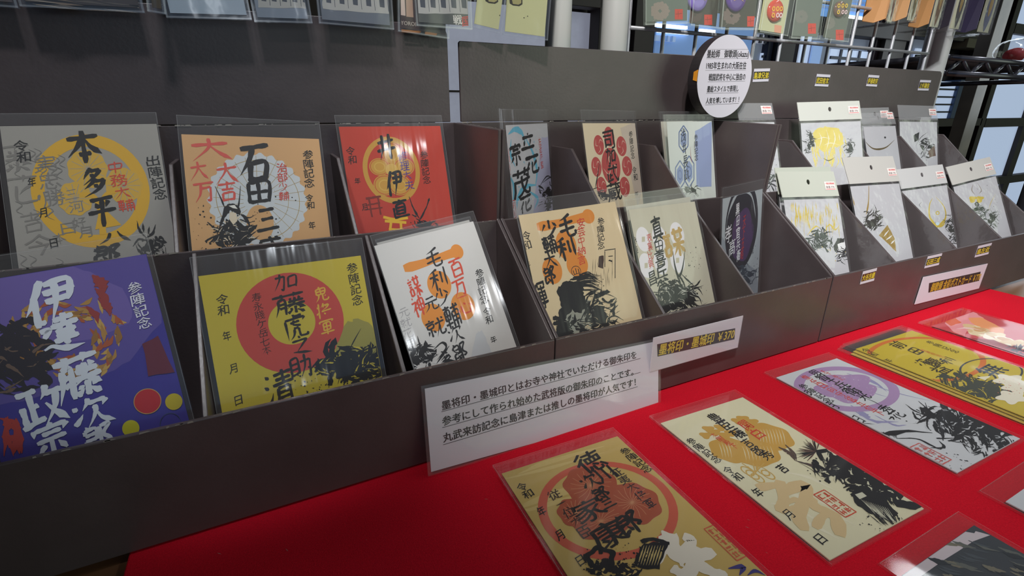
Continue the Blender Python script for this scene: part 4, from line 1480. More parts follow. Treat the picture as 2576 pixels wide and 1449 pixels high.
header_pack('clear header pack standing behind the dark crescent pack', (2163, 270), (2238, 268), 1.955, 1.93, 74, None, seed=39, H=.56, hh=.10, clear=True)
header_pack('blank header pack close behind the gold rain pack', (1952, 419), (2092, 416), 1.625, 1.60, 72, None, (192, 196, 184), 40, .57, .135, sticker=False, hole=False)

# ------------------------------------------------------------------ boxes
TH = 0.012
FRONT, MIDY, BACKY = 1.194, 1.60, 2.02
RIM, MIDZ, CREASE, TOP = 0.317, 0.62, 0.945, 1.255
CARDBOARD = mat('black_brown_cardboard', (77, 68, 69), 0.36, 0, 0.7, noise=(25, .12), bump=(350, .05))
CARD_EDGE = mat('cut_cardboard_edge', (92, 78, 74), 0.6)


def display_box(label, x0, x1, divs, pan=(0, 0), top=TOP, backlean=0.0, lowend=False, rear={}):
    root = empty('display_box', Matrix.Translation(Vector(su((x0 + x1) / 2, (FRONT + BACKY) / 2, 0))), label, 'display box', 'stepped cardboard display boxes')
    o = Vector(su((x0 + x1) / 2, (FRONT + BACKY) / 2, 0))

    def done(mb, name, bevel=.0006):
        ob = mb.build(name, root, bevel)
        ob.matrix_parent_inverse = Matrix.Identity(4)
        ob.location = -o
        return ob

    def bx(name, a, b):
        mb = MB()
        mb.box(su(*a), su(*b), CARDBOARD)
        return done(mb, name)
    z0 = 0.006
    bx('front_panel', (x0, FRONT, z0), (x1, FRONT + TH, RIM))
    bx('step_panel', (x0 + TH, MIDY, z0), (x1 - TH, MIDY + TH, MIDZ))
    bx('lower_shelf', (x0 + TH, FRONT + TH, .045), (x1 - TH, MIDY, .045 + TH))
    bx('upper_shelf', (x0 + TH, MIDY + TH, .365), (x1 - TH, BACKY, .365 + TH))
    bx('rear_panel', (x0, BACKY, z0), (x1, BACKY + TH, CREASE))
    mb = MB()
    xa, xb = x0 + pan[0], x1 - pan[1]
    r = .03
    y0, y1 = BACKY, BACKY + backlean
    mb.prism([su(xa, y0, CREASE + .003), su(xb, y0, CREASE + .003), su(xb, y1, top - r), su(xb - r * .3, y1, top - r * .3), su(xb - r, y1, top), su(xa + .006, y1, top), su(xa, y1, top - .006)], su(0, TH, 0), CARDBOARD)
    done(mb, 'backboard')
    sy0 = FRONT + .002

    def side(x, name, full):
        mb = MB()
        if full:
            prof_ = [(sy0, z0), (BACKY, z0), (BACKY, CREASE), (MIDY - .02, CREASE - .012), (MIDY, MIDZ + .004), (sy0, RIM + .004)]
        else:
            prof_ = [(sy0 + TH, .05), (MIDY, .05), (MIDY, MIDZ - .004), (sy0 + TH, RIM - .004)]
        mb.prism([su(x, y, z) for y, z in prof_], su(TH, 0, 0), CARDBOARD)
        done(mb, name)
        if not full:
            mb = MB()
            x = rear.get(x + TH / 2, x + TH / 2) - TH / 2
            mb.prism([su(x, y, z) for y, z in [(MIDY + TH, .37), (BACKY, .37), (BACKY, .84), (1.855, .838), (MIDY + TH, MIDZ - .004)]], su(TH, 0, 0), CARDBOARD)
            done(mb, name)
    rn = random.Random(int(x0 * 100))
    mb = MB()
    wear = mat('worn_cardboard_edge', (150, 144, 138), .6)
    for (ya, za, yb_, zb_, fx) in ((BACKY - .0015, CREASE + .002, 0, 0, None), (FRONT, RIM + .0012, 0, 0, None), (MIDY, MIDZ + .0012, 0, 0, None)):
        for _ in range(26):
            xx = rn.uniform(x0 + .02, x1 - .02)
            l, t = rn.uniform(.004, .026), rn.uniform(.0015, .004)
            mb.add([su(xx, ya - .0006, za - t), su(xx + l, ya - .0006, za - t * rn.uniform(.2, 1)), su(xx + l * .8, ya - .0006, za + t * .4), su(xx + l * .1, ya - .0006, za + t * .3)], [(0, 1, 2, 3)], wear)
    for xx in (x0 + .002, x1 - TH * .5):
        for _ in range(14):
            yy = rn.uniform(MIDY, BACKY - .03)
            l = rn.uniform(.004, .02)
            zz = CREASE - .012 + .012 * (yy - MIDY) / (BACKY - MIDY) + .0022
            mb.add([su(xx, yy, zz), su(xx + .004, yy, zz), su(xx + .003, yy + l, zz + .0003), su(xx, yy + l * .8, zz + .0003)], [(0, 1, 2, 3)], wear)
    if not lowend:
        tag(done(mb, 'worn_edge', 0), kind='stuff')

    def wrap(x, y0_, y1_, zb_, top_):
        mb = MB()
        n1, n2 = 14, 10
        vs_ = []
        p = [rn.uniform(0, 6) for _ in range(3)]
        for i in range(n1 + 1):
            yy = y0_ + (y1_ - y0_) * i / n1
            for j in range(n2 + 1):
                zz = zb_ + (top_(yy) - zb_) * j / n2
                vs_.append(su(x - .004 - .0022 * (1 + math.sin(40 * yy + 22 * zz + p[0]) * math.sin(31 * zz - 18 * yy + p[1])), yy, zz))
        mb.add(vs_, [(i * (n2 + 1) + j, i * (n2 + 1) + j + 1, (i + 1) * (n2 + 1) + j + 1, (i + 1) * (n2 + 1) + j) for i in range(n1) for j in range(n2)], BAG, True)
        done(mb, 'plastic_wrap', 0)
    if lowend:
        for d in list(divs) + [x1 - TH / 2]:
            wrap(d - TH / 2, FRONT + .03, MIDY - .01, .07, lambda y: RIM - .012 + (MIDZ - RIM) * (y - FRONT) / (MIDY - FRONT))
            wrap(d - TH / 2, MIDY + .03, BACKY - .01, .39, lambda y: min(.83, MIDZ - .01 + .218 * (y - MIDY) / .255))
    side(x0, 'side_panel', True)
    if not lowend:
        side(x1 - TH, 'side_panel', True)
    for d in divs:
        side(d - TH / 2, 'divider', False)
    if lowend:
        side(x1 - TH, 'divider', False)
    return root


display_box('near-black stepped display box at the left end, holding purple and yellow cards', -0.692, 0.742, (-0.211, 0.266), (0, .024), 1.30, rear={-0.211: -0.2525, 0.266: 0.240})
display_box('dark brown stepped display box in the middle with a price sign on its front', 0.746, 2.142, (1.206, 1.666), (.018, .0), 1.25)
display_box('dark grey stepped display box at the right with name strips on its front', 2.150, 4.225, (2.647, 3.206, 3.70), (0.0, -.12), 1.247, lowend=True)

# ------------------------------------------------------------------ table, cloth
tb = empty('display_table', Matrix.Translation((0.7, 0.25, -0.75)), 'wooden display table under the red cloth', 'table')
WOOD = mat('table_wood', (122, 86, 58), 0.45, noise=(9, .25))
mb = MB()
mb.box((-1.3, -0.36, 0.715), (0.95, 0.40, 0.745), WOOD)
mb.build('table_top', tb, .003)
for x in (-1.22, 0.87):
    for y in (-.29, .33):
        mb = MB()
        mb.box((x - .025, y - .025, 0), (x + .025, y + .025, .715), WOOD)
        mb.build('leg', tb, .002)
cl = MB()
CLOTH = mat('red_felt', (212, 18, 42), 0.95, 0, 0.15, noise=(900, .12), bump=(1500, .4))
xr = at_z(2504, 730, 0).x
cl.box(su(at_z(312, 1436, 0).x, -0.30, -.018), su(xr, 1.75, 0), CLOTH)
r_ = random.Random(3)
tag(cl.build('red_cloth', None, .001), 'bright red felt cloth covering the table in front of the boxes', 'cloth')
lint = MB()
for _ in range(70):
    p = Vector((r_.uniform(-.25, 3.6), r_.uniform(.35, 1.15), .0008))
    a = r_.uniform(0, 6.28)
    l = r_.uniform(.002, .007)
    d = Vector((math.cos(a), math.sin(a), 0)) * l
    n = Vector((-d.y, d.x, 0)) * .15
    lint.add([su(*(p - d)), su(*(p + n)), su(*(p + d)), su(*(p - n))], [(0, 3, 2, 1)], mat('lint', (190, 110, 110), .9))
tag(lint.build('lint', None, 0), 'tiny pale lint specks scattered on the red cloth', 'lint', kind='stuff')

# ------------------------------------------------------------------ signs and labels
LAMI = clear_plastic('laminate_film', 0.06, 0.5, 0.06, 0.05)
WPAP = mat('sign_paper', (216, 214, 224), 0.45, 0, 0.4)
INKB = (42, 40, 44)


def sign(name, label, cat, pa, pb, y, lean, H, art, margin=0.0, lift=0.0, th=.0005, base=None, film=True, group=None, lines=None, yb=None):
    fr = Frame(pa, pb, y, yb or y, lean)
    fr.setup(fr.W0, H)
    root = empty(name, fr.mw(lift), label, cat, group)
    w, h = fr.W * S / 2, fr.H * S
    mb = MB()
    mb.box((-w, 0, 0), (w, h, th), base or WPAP)
    a = Art(fr, mb, 5, th + .00003, .00002)
    art(a)
    mb.build('printed_sheet', root, fix=False)
    if film:
        mb = MB()
        m = margin * S
        sheet(mb, -w - m, w + m, -m if not isinstance(margin, tuple) else 0, h + m, th + .0007, LAMI, 14, 8, .00035, 9)
        sheet(mb, -w - m, w + m, -m, h + m, -.0001, LAMI, 2, 2, 0, 9)
        mb.build('laminate_film', root, fix=False)
    CARDS.append((label, fr))
    return root


def art_notice(a):
    for t, p, q in (('墨将印・墨城印とはお寺や神社でいただける御朱印を', (1112, 1030), (1600, 899)), ('参考にして作られ始めた武将版の御朱印のことです。', (1113, 1069), (1592, 942)), ('丸武来訪記念に島津または推しの墨将印が人気です！', (1115, 1111), (1598, 968))):
        a.h(t, INKB, p, q, 1.0, .026)
    for p, q in (((1110, 1035), (1610, 901)), ((1112, 1075), (1610, 936)), ((1114, 1118), (1603, 972))):
        a.s(INKB, .35, p, q, k='e')


sign('notice_sign', 'large white laminated notice of three text lines leaning on the middle box', 'sign', (1068, 978), (1655, 858), 1.186, 79, .251, art_notice, margin=.010)


def art_price(a):
    a.poly((38, 36, 40), (1646, 862), (1842, 822), (1840, 850), (1647, 893))
    a.h('墨将印・墨城印 ￥370', (222, 200, 66), (1650, 888), (1838, 846), 1.25, .02)


sign('price_sign', 'white price sign reading 370 yen on the middle box front', 'price sign', (1637, 846), (1862, 791), 1.176, 90, .135, art_price, film=True, margin=0.0, lift=0.012)


def art_770(a):
    a.poly((58, 48, 46), (2336, 712), (2466, 683), (2462, 706), (2334, 736))
    a.h('御歌頭 金彩ポストカード ￥770', (206, 170, 50), (2338, 733), (2463, 704), 1.45, .024)


sign('price_sign', 'white price sign reading 770 yen on the right box front', 'price sign', (2322, 697), (2484, 663), 1.191, 90, .148, art_770, film=False)


def strip(label, text, pa, pb, y, hgt, dark):
    def art(a):
        fr = a.f
        x, h = a.X, a.Y
        a.step()
        a.put([(-x, h * .2), (x, h * .2), (x, h * .78), (-x, h * .78)], [(0, 1, 2, 3)], ink(dark))
        a.step()
        vs_, fs = glyphs(text)
        x0, x1 = min(v[0] for v in vs_), max(v[0] for v in vs_)
        k = 1.8 * x / (x1 - x0)
        ky = h * .52
        for ox, oy in weights(.03):
            a.put([(-x * .9 + (v[0] + ox - x0) * k, h * .28 + (v[1] + oy) * ky) for v in vs_], fs, ink((222, 200, 60)))
    sign('name_strip', label, 'label', pa, pb, y, 90, hgt, art, film=False, th=.0003, group='name strips on the right box')


D1 = (56, 50, 44)
strip('yellow-lettered name strip at the near end of the right box front', '大谷吉継', (2171, 683), (2206, 674), 1.1925, .062, (84, 44, 36))
strip('yellow-lettered name strip just above the 770 yen sign', '石田三成', (2334, 645), (2370, 637), 1.1925, .062, D1)
strip('yellow-lettered name strip at the far end of the right box front', '島左近', (2461, 619), (2495, 611), 1.1925, .064, D1)
strip('yellow-lettered name strip on the backboard just beside the round sign', '島津兄弟', (1897, 173), (1937, 172), 2.018, .066, (46, 46, 44))
strip('yellow-lettered name strip on the backboard above the blazing gold pack', '武田信玄', (2055, 186), (2089, 188), 2.018, .066, (46, 46, 44))
strip('yellow-lettered name strip on the backboard above the dark crescent pack', '伊達政宗', (2185, 188), (2212, 190), 2.018, .066, (46, 46, 44))
strip('yellow-lettered name strip on the backboard above the ink archer pack', '上杉謙信', (2315, 201), (2342, 202), 2.018, .066, (52, 48, 46))

# round sign: a thick foam disc with a printed face
dy = 1.87
dc = (at_y(1755, 190, dy) + at_y(1890, 190, dy)) / 2
drx = (at_y(1890, 190, dy) - at_y(1755, 190, dy)).length / 2
dtop, dbot = at_y(1826, 86, dy).z, at_y(1812, 296, dy).z
drz = (dtop - dbot) / 2
dc.z = (dtop + dbot) / 2
root = empty('round_sign', Matrix.Translation(Vector(su(dc.x, dy + .03, dbot))), 'round white sign on a thick black disc standing on the box divider', 'sign')
mb = MB()
n = 64
fr_ = [Vector((drx * math.cos(2 * math.pi * k / n), 0, drz + drz * math.sin(2 * math.pi * k / n))) for k in range(n)]
th = .062
vs_ = [su(p.x, -.03 + .001, p.z) for p in fr_] + [su(p.x, -.03 + th, p.z) for p in fr_]
mb.add(vs_, [tuple(range(n)), tuple(range(2 * n - 1, n - 1, -1))] + [(k, (k + 1) % n, (k + 1) % n + n, k + n) for k in range(n)], mat('black_foam', (40, 36, 38), .5))
mb.build('foam_disc', root, .0006)
mb = MB()
x = -drx - .0005
mb.prism([su(-drx * .985, -.028, drz - .022), su(-drx * .985, -.004, drz - .016), su(-drx * .985, -.004, drz + .02), su(-drx * .985, -.028, drz + .028)], su(-.004, 0, 0), mat('orange_tab', (226, 150, 40), .5))
mb.build('orange_tab', root)


class DF:
    pass


df = Frame((1755, 190), (1890, 190), dy, dy, 90)
df.O = Vector((dc.x, dy, dbot))
df.U, df.UP, df.N = Vector((1, 0, 0)), Vector((0, 0, 1)), Vector((0, -1, 0))
df.W, df.H = 2 * drx, 2 * drz
mb = MB()
a = Art(df, mb, 3, .0, .00001)
a.lellipse((0, drz * S), drx * S, drz * S, WPAP, 0, 72)
for t, p, q, k in (('墨絵師　御歌頭(okazu)', (1778, 144), (1883, 143), 1.75), ('1985年生まれの大阪在住', (1776, 173), (1876, 172), 1.9), ('戦国武将を中心に独自の', (1782, 202), (1874, 200), 2.0), ('墨絵スタイルで表現し', (1778, 231), (1857, 229), 1.95), ('人気を博しています！！', (1775, 260), (1858, 256), 1.85)):
    a.h(t, INKB, p, q, k / 1.35, .03)
    p2, q2 = (p[0] - 2, p[1] + 4), (q[0], q[1] + 4)
    a.s(INKB, .25, p2, q2, k='e')
a.s(INKB, .15, (1778, 124), (1882, 124), k='e')
o = mb.build('printed_face', root, fix=False)
o.matrix_parent_inverse = Matrix.Identity(4)
o.matrix_local = Matrix(((1, 0, 0, 0), (0, 0, -1, (-.03 - .0005) * S), (0, 1, 0, 0), (0, 0, 0, 1)))


# ------------------------------------------------------------------ goods hanging above the boxes
def hanging_pack(label, pa, pb, ya, yb, rgb, art=None, H=0.42, seed=0, bag=.012, group=None, lean=88, rough=.35, name='hanging_pack', hole=False, metal=0.0, badge=None):
    """a flat pack hung on a hook, seen from its lower edge up; pa, pb = its bottom corners"""
    fr = Frame(pa, pb, ya, yb, lean).setup(1, H, 'bottom')
    fr.W = fr.W0 - 2 * bag
    root = empty(name, fr.mw(), label, 'hanging goods', group)
    w, h = fr.W * S / 2, H * S
    mb = MB()
    lo = bag * S * 1.2
    m = mat('pack_card_%02x%02x%02x' % tuple(rgb), rgb, rough, metal)
    mb.box((-w, lo, -.0003), (w, h, .0003), m)
    if art:
        a = Art(fr, mb, seed, .00036)
        art(a)
    mb.build('backing_card', root, fix=False)
    if badge:
        cx, cy, r, col, art2 = badge
        A_ = Art(fr, MB(), seed, .0045)
        c = A_.L(cx, cy)
        R = A_.axis(cx, cy, r, 0)
        b2 = MB()
        n = 28
        vs_, fs = [], []
        for j, (k, z) in enumerate(((1, .0006), (1, .002), (.9, .0034), (.6, .0042), (.01, .0046))):
            vs_ += [(c.x + R * k * math.cos(6.2832 * i / n), c.y + R * k * math.sin(6.2832 * i / n), z) for i in range(n)]
        for j in range(4):
            fs += [(j * n + i, j * n + (i + 1) % n, (j + 1) * n + (i + 1) % n, (j + 1) * n + i) for i in range(n)]
        b2.add(vs_, fs, mat('badge_%02x%02x%02x' % tuple(col), col, .12), True)
        if art2:
            B_ = Art(fr, b2, seed, .0047)
            B_.clip = False
            art2(B_)
        b2.build('tin_badge', root, fix=False)
    mb = MB()
    b = bag * S
    z = .006 if badge else .002
    sheet(mb, -w - b, w + b, 0, h + .004, z, HANG, 12, 12, .0012, seed)
    sheet(mb, -w - b, w + b, 0, h + .004, -.0012, HANG, 2, 2, 0, seed)
    for x in (-w - b, w + b - .0014):
        mb.add([(x, 0, z + .0008), (x + .0014, 0, z + .0008), (x + .0014, h, z + .0008), (x, h, z + .0008)], [(0, 1, 2, 3)], SEAM)
    mb.add([(-w - b, 0, z + .0009), (w + b, 0, z + .0009), (w + b, .0012, z + .0009), (-w - b, .0012, z + .0009)], [(0, 1, 2, 3)], SEAM)
    mb.build('clear_bag', root, fix=False)
    return root


def art_dark_lines(a):
    for _ in range(30):
        x, y = a.rnd.uniform(60, 360), a.rnd.uniform(-30, 30)
        a.s(a.rnd.choice([(120, 104, 90), (150, 140, 130), (30, 26, 26), (90, 84, 80)]), a.rnd.uniform(.6, 2), (x, y), (x + 40, y + a.rnd.uniform(0, 8)), (x + 90, y + 10), k='t')


def crenel(x0, x1, ytop, ybot):
    def f(a):
        dk, w = (70, 74, 84), (168, 168, 166)
        sl = (ybot[1] - ybot[0]) / (x1 - x0)
        yb = lambda x: ybot[0] + sl * (x - x0)
        a.poly(w, (x0, yb(x0) - 90), (x1, yb(x1) - 90), (x1, yb(x1) - 38), (x0, yb(x0) - 38), jag=.5, sub=6)
        n = 5
        for i in range(n):
            x = x0 + (x1 - x0) * (i + .15) / n
            a.poly(dk, (x, yb(x) - 90), (x + 14, yb(x) - 90), (x + 16, yb(x) - 52), (x + 4, yb(x) - 54))
            a.s(dk, .4, (x + 22, yb(x) - 80), (x + 26, yb(x) - 42), k='e')
    return f


def art_sengoku(a):
    crenel(1050, 1180, 0, (72, 74))(a)
    a.c('戦', (214, 212, 206), 1151, 50, 22, 24, 10)
    a.c('国', (196, 66, 60), 1171, 54, 16, 24, 10)


def art_maker(a):
    a.h('YOROI', (170, 160, 150), (1008, 62), (1046, 66), 1.0, .02)
    a.poly((150, 96, 40), (1010, 74), (1058, 78), (1056, 84), (1010, 82), jag=.3, sub=3)
    a.poly((160, 100, 44), (1070, 80), (1100, 84), (1096, 90), (1068, 86), jag=.3, sub=3)
    a.poly((196, 176, 166), (1006, -30), (1016, -30), (1020, 40), (1008, 38))
    a.poly((170, 140, 120), (1020, -30), (1036, -30), (1040, 44), (1022, 42))


def art_slots(x, y):
    def f(a):
        a.poly((60, 56, 40), (x - 17, y - 12), (x + 16, y - 12), (x + 16, y + 1), (x + 8, y + 6), (x - 8, y + 4), (x - 16, y - 1))
        a.poly((170, 164, 110), (x - 11, y - 14), (x + 13, y - 14), (x + 13, y - 2), (x + 6, y + 2), (x - 8, y))
        a.ring((80, 76, 60), x + 20, y + 35, 1.6, 1.6)
        a.ring((80, 76, 60), x + 29, y + 31, 1.4, 1.4)
    return f


LP = 'bagged goods hanging over the left boxes'
hanging_pack('dark glossy pack cut off at the top left corner', (-130, 8), (50, 22), 1.975, 1.975, (84, 76, 78), art_dark_lines, seed=51, group=LP)
hanging_pack('wide dark patterned pack hanging at the far left', (54, 18), (366, 34), 1.970, 1.970, (66, 58, 56), art_dark_lines, seed=52, group=LP)
hanging_pack('brown edged pack partly hidden beside the wide dark pack', (372, 30), (420, 38), 1.94, 1.94, (70, 60, 44), None, seed=53, group=LP)
hanging_pack('plain blue-grey pack with a bright glare, hanging near the left', (420, 46), (634, 51), 1.965, 1.965, (160, 174, 190), None, seed=54, group=LP, rough=.2)
hanging_pack('grey pack with a striped picture, just right of the plain pack', (640, 56), (786, 60), 1.968, 1.968, (124, 134, 150), crenel(650, 780, 0, (56, 60)), seed=55, group=LP)
hanging_pack('grey pack with white striped picture above a slate band', (802, 60), (990, 76), 1.968, 1.968, (100, 106, 118), crenel(812, 980, 0, (60, 74)), seed=56, group=LP)
hanging_pack('brown pack with gold marks behind the white and red lettered pack', (1000, 80), (1128, 99), 1.988, 1.988, (58, 38, 36), art_maker, seed=57, group=LP)
hanging_pack('dark grey pack marked 戦国 in white and red', (1046, 66), (1186, 76), 1.965, 1.965, (74, 76, 74), art_sengoku, seed=58, group=LP)
hanging_pack('pale yellow-green pack with a slot, left one of two', (1184, 68), (1260, 86), 1.972, 1.952, (196, 198, 150), art_slots(1237, 4), seed=59, group=LP, rough=.3)
hanging_pack('pale yellow-green pack shining brightly, right end of the left row', (1262, 88), (1376, 103), 1.970, 1.934, (206, 208, 158), art_slots(1298, 10), seed=60, group=LP, rough=.3)


def flower(x, y, s, red, c=(142, 124, 116)):
    def f(a):
        for i in range(9):
            t = i * .7
            a.ring(c, x + s * .7 * math.cos(t), y - 8 + s * .7 * math.sin(t), s * .5, s * .5, wob=.12, lobes=5)
        a.s(c, 1.6, (x - s, y + s), (x, y), (x + s, y - s), k='t')
        rx, ry = red
        a.poly((206, 58, 44), (rx - 10, ry - 13), (rx + 10, ry - 13), (rx + 10, ry + 13), (rx - 10, ry + 13))
        a.s((110, 30, 28), .5, (rx - 8, ry), (rx + 8, ry - 2), k='e', jag=.3)
        a.s((110, 30, 28), .5, (rx - 2, ry - 8), (rx - 1, ry + 8), k='e', jag=.3)
    return f


def coins(cx, cy, col, s=5):
    def f(a):
        for i, (dx, dy) in enumerate(((-7, -4), (3, -4), (12, -4), (-8, 12), (3, 12), (11, 12))):
            a.ring(col if i < 4 else (226, 196, 196), cx + dx, cy + dy, s, s * 1.6, .5)
    return f


RP = 'badge packs on the wire grid'
hanging_pack('pack with a pale flower drawing at the left end of the badge packs', (1620, 64), (1732, 60), 2.05, 2.05, (96, 106, 98), flower(1660, 36, 20, (1707, 36), (150, 136, 126)), seed=61, group=RP)
hanging_pack('black pack with a lilac badge and a red square mark', (1728, 66), (1804, 75), 2.07, 2.07, (58, 48, 44), flower(1748, 46, 15, (1781, 50), (92, 74, 70)), seed=62, group=RP, badge=(1753, -6, 24, (146, 126, 206), lambda a: a.s((226, 176, 110), 2, (1742, 2), (1756, -4), (1768, 4), k='t')))
hanging_pack('black pack with a deep purple badge and a red square mark', (1804, 76), (1899, 77), 2.05, 2.05, (54, 44, 40), flower(1840, 48, 18, (1889, 54), (120, 104, 98)), seed=63, group=RP, badge=(1850, -8, 25, (96, 58, 150), lambda a: a.s((226, 176, 110), 1.6, (1838, 4), (1852, -2), (1864, 6), k='t')))
hanging_pack('pale green pack with a red badge of yellow rings', (1902, 82), (1972, 93), 2.05, 2.03, (186, 188, 146), lambda a: a.poly((214, 150, 120), (1948, 62), (1966, 65), (1964, 84), (1947, 81)), seed=64, group=RP, badge=(1948, 28, 19, (196, 68, 50), coins(1946, 28, (230, 176, 50), 4)))
hanging_pack('grey-green pack with a dark hair drawing, second from the end of the badge packs', (1986, 97), (2058, 100), 2.05, 2.03, (96, 104, 96), flower(2015, 50, 14, (2042, 72), (120, 120, 112)), seed=65, group=RP)
hanging_pack('grey-green pack with a badge of yellow rings at the end of the badge packs', (2064, 100), (2124, 108), 2.05, 2.02, (92, 98, 88), flower(2085, 66, 13, (2112, 88), (120, 120, 110)), seed=66, group=RP, badge=(2110, 24, 14, (110, 82, 70), coins(2110, 20, (226, 190, 50), 3.4)))


def case_pack(label, pl, pr, ph, y, side, front, shape, seed):
    """a slim box pack: tinted side wall on the left, pale front with an oval picture"""
    A, B = at_y(*pl, y + .10), at_y(*pr, y)
    C = at_y(*ph, y + .04)
    root = empty('slim_boxed_charm', Matrix.Translation(Vector(su((C.x + B.x) / 2, y, C.z))), label, 'hanging goods', 'slim boxed charms on the wire grid')
    o = (C.x + B.x) / 2
    Hh = .42
    mb = MB()
    w = (B.x - C.x) / 2
    mb.box(su(-w, 0, .012), su(w, .008, Hh), mat('charm_front', front, .4))
    cz = .165
    n = 24
    pts = [Vector((w * .62 * math.sin(6.2832 * k / n) * (abs(math.sin(6.2832 * k / n)) ** .5), 0, .15 * math.cos(6.2832 * k / n))) for k in range(n)]
    mb.prism([su(p.x, -.0015, cz + p.z) for p in pts], su(0, .001, 0), mat('charm_pic_%02x%02x%02x' % shape, shape, .4))
    pts2 = [Vector((p.x * .5, 0, p.z * .5 + .02)) for p in pts]
    mb.prism([su(p.x, -.0025, cz + p.z) for p in pts2], su(0, .0008, 0), mat('charm_gold', (176, 140, 60), .35))
    mb.build('printed_front', root)
    mb = MB()
    d = .20
    ax = A.x - o
    mb.prism([su(-w - .004, .012, .03), su((-w + ax) / 2 - .012, .07, .012), su(ax, d * .7, .03), su(ax, d * .7, Hh), su(-w - .004, .012, Hh)], su(.012, .010, 0), mat('charm_side_%02x%02x%02x' % side, side, .45))
    mb.build('curved_side', root, .0008)
    mb = MB()
    x0, x1 = ax - .012, w + .008
    for a_, b_ in (((x0, -.012, 0), (x1, -.010, Hh)), ((x0, -.012, 0), (x1, d, .002))):
        p = [min(a_[i], b_[i]) for i in range(3)]
        q = [max(a_[i], b_[i]) for i in range(3)]
        mb.box(su(*p), su(*q), BAG)
    mb.build('clear_case', root)
    return root


for i, (pl, pr, ph, sd, sh, lb) in enumerate((
        ((2183, 60), (2240, 66), (2215, 62), (226, 168, 112), (110, 70, 52), 'orange sided slim charm box, first at the left'),
        ((2240, 58), (2296, 60), (2266, 58), (230, 178, 124), (112, 100, 52), 'orange sided slim charm box holding a dark green oval'),
        ((2298, 74), (2357, 74), (2322, 74), (222, 166, 108), (120, 84, 50), 'orange sided slim charm box beside the black one'),
        ((2352, 78), (2410, 78), (2372, 78), (64, 60, 72), (60, 52, 60), 'black sided slim charm box with a dark oval'),
        ((2415, 86), (2483, 90), (2442, 86), (70, 64, 92), (84, 90, 130), 'navy sided slim charm box at the right end'))):
    case_pack(lb, pl, pr, ph, 2.05, sd, (206, 206, 180), sh, 80 + i)

# wire grid the goods hang on
CHROME = mat('grey_wire', (196, 198, 204), .35, .3)
grid = empty('wire_grid_panel', Matrix.Translation(Vector(su(3.1, 2.17, 0))), 'grey wire grid panel standing behind the right boxes', 'wire grid')
gx = [1.71 + .2225 * i for i in range(13)]
for x in gx:
    mb = MB()
    mb.tube([su(x - 3.1, 0, 0.004), su(x - 3.1, 0, 2.3)], .0024, CHROME, 8)
    mb.build('wire', grid)
for k in range(9):
    z = 1.372 + (k - 5) * .2225
    mb = MB()
    mb.tube([su(gx[0] - 3.1, -.012, z), su(gx[-1] - 3.1, -.012, z)], .0024, CHROME, 8)
    mb.build('wire', grid)

POLE = mat('white_pole_paint', (206, 208, 206), .5)
for x0, x1, lb in ((1378, 1442, 'white round pole rising behind the middle box, left of the pair'), (1522, 1584, 'white round pole rising behind the middle box, right of the pair'), (2336, 2379, 'pale round pole behind the far end of the right box')):
    A, B = at_y(x0, 60, 2.12), at_y(x1, 60, 2.12)
    cx, r = (A.x + B.x) / 2, (B - A).length / 2 * .88
    if x0 > 2000:
        A, B = at_y(x0, 140, 2.28), at_y(x1, 140, 2.28)
        cx, r = (A.x + B.x) / 2, (B - A).length / 2 * .72
    yy = 2.14 if x0 < 2000 else 2.30
    mb = MB()
    mb.tube([su(cx, yy, 0.0), su(cx, yy, 2.6)], r * S, POLE, 32)
    tag(mb.build('pole'), lb, 'pole', 'white poles behind the boxes')

# black wire rack at the right
RK = mat('black_chrome', (96, 96, 104), .22, .6)
rk = empty('wire_rack', Matrix.Translation(Vector(su(6.4, 2.6, -2.8))), 'black wire rack shelf beyond the right box', 'rack')


def rkpart(name, f):
    mb = MB()
    f(mb)
    o = mb.build(name, rk)
    o.location = -rk.location
    o.matrix_parent_inverse = Matrix.Identity(4)


zt, zb, x0, x1, y0, y1 = 1.405, 1.285, 5.25, 7.6, 2.42, 3.7
for y in (y0, y1):
    rkpart('shelf_rail', lambda mb: mb.tube([su(x0, y, zt), su(x1, y, zt)], .0062, RK, 10))
    rkpart('shelf_rail', lambda mb: mb.tube([su(x0, y, zb), su(x1, y, zb)], .0062, RK, 10))

    def zig(mb):
        n = 6
        for i in range(n):
            a = x0 + (x1 - x0) * i / n
            b = x0 + (x1 - x0) * (i + .5) / n
            c = x0 + (x1 - x0) * (i + 1) / n
            mb.tube([su(a, y, zb), su(b, y, zt)], .0042, RK, 8)
            mb.tube([su(b, y, zt), su(c, y, zb)], .0042, RK, 8)
    rkpart('shelf_truss', zig)
for x in (x0, x1):
    rkpart('shelf_rail', lambda mb: mb.tube([su(x, y0, zt), su(x, y1, zt)], .0062, RK, 10))
    rkpart('shelf_rail', lambda mb: mb.tube([su(x, y0, zb), su(x, y1, zb)], .0062, RK, 10))


def deck(mb):
    for i in range(40):
        x = x0 + (x1 - x0) * (i + .5) / 40
        mb.tube([su(x, y0, zt + .01), su(x, y1, zt + .01)], .0014, RK, 5)


rkpart('wire_deck', deck)
for x in (x1,):
    for y in (y0, y1):
        rkpart('leg', lambda mb: mb.tube([su(x + .02, y, -2.8), su(x + .02, y, 3.2)], .011, RK, 12))
rkpart('leg', lambda mb: mb.tube([su(x0 + .02, y1, -2.8), su(x0 + .02, y1, 1.42)], .011, RK, 12))
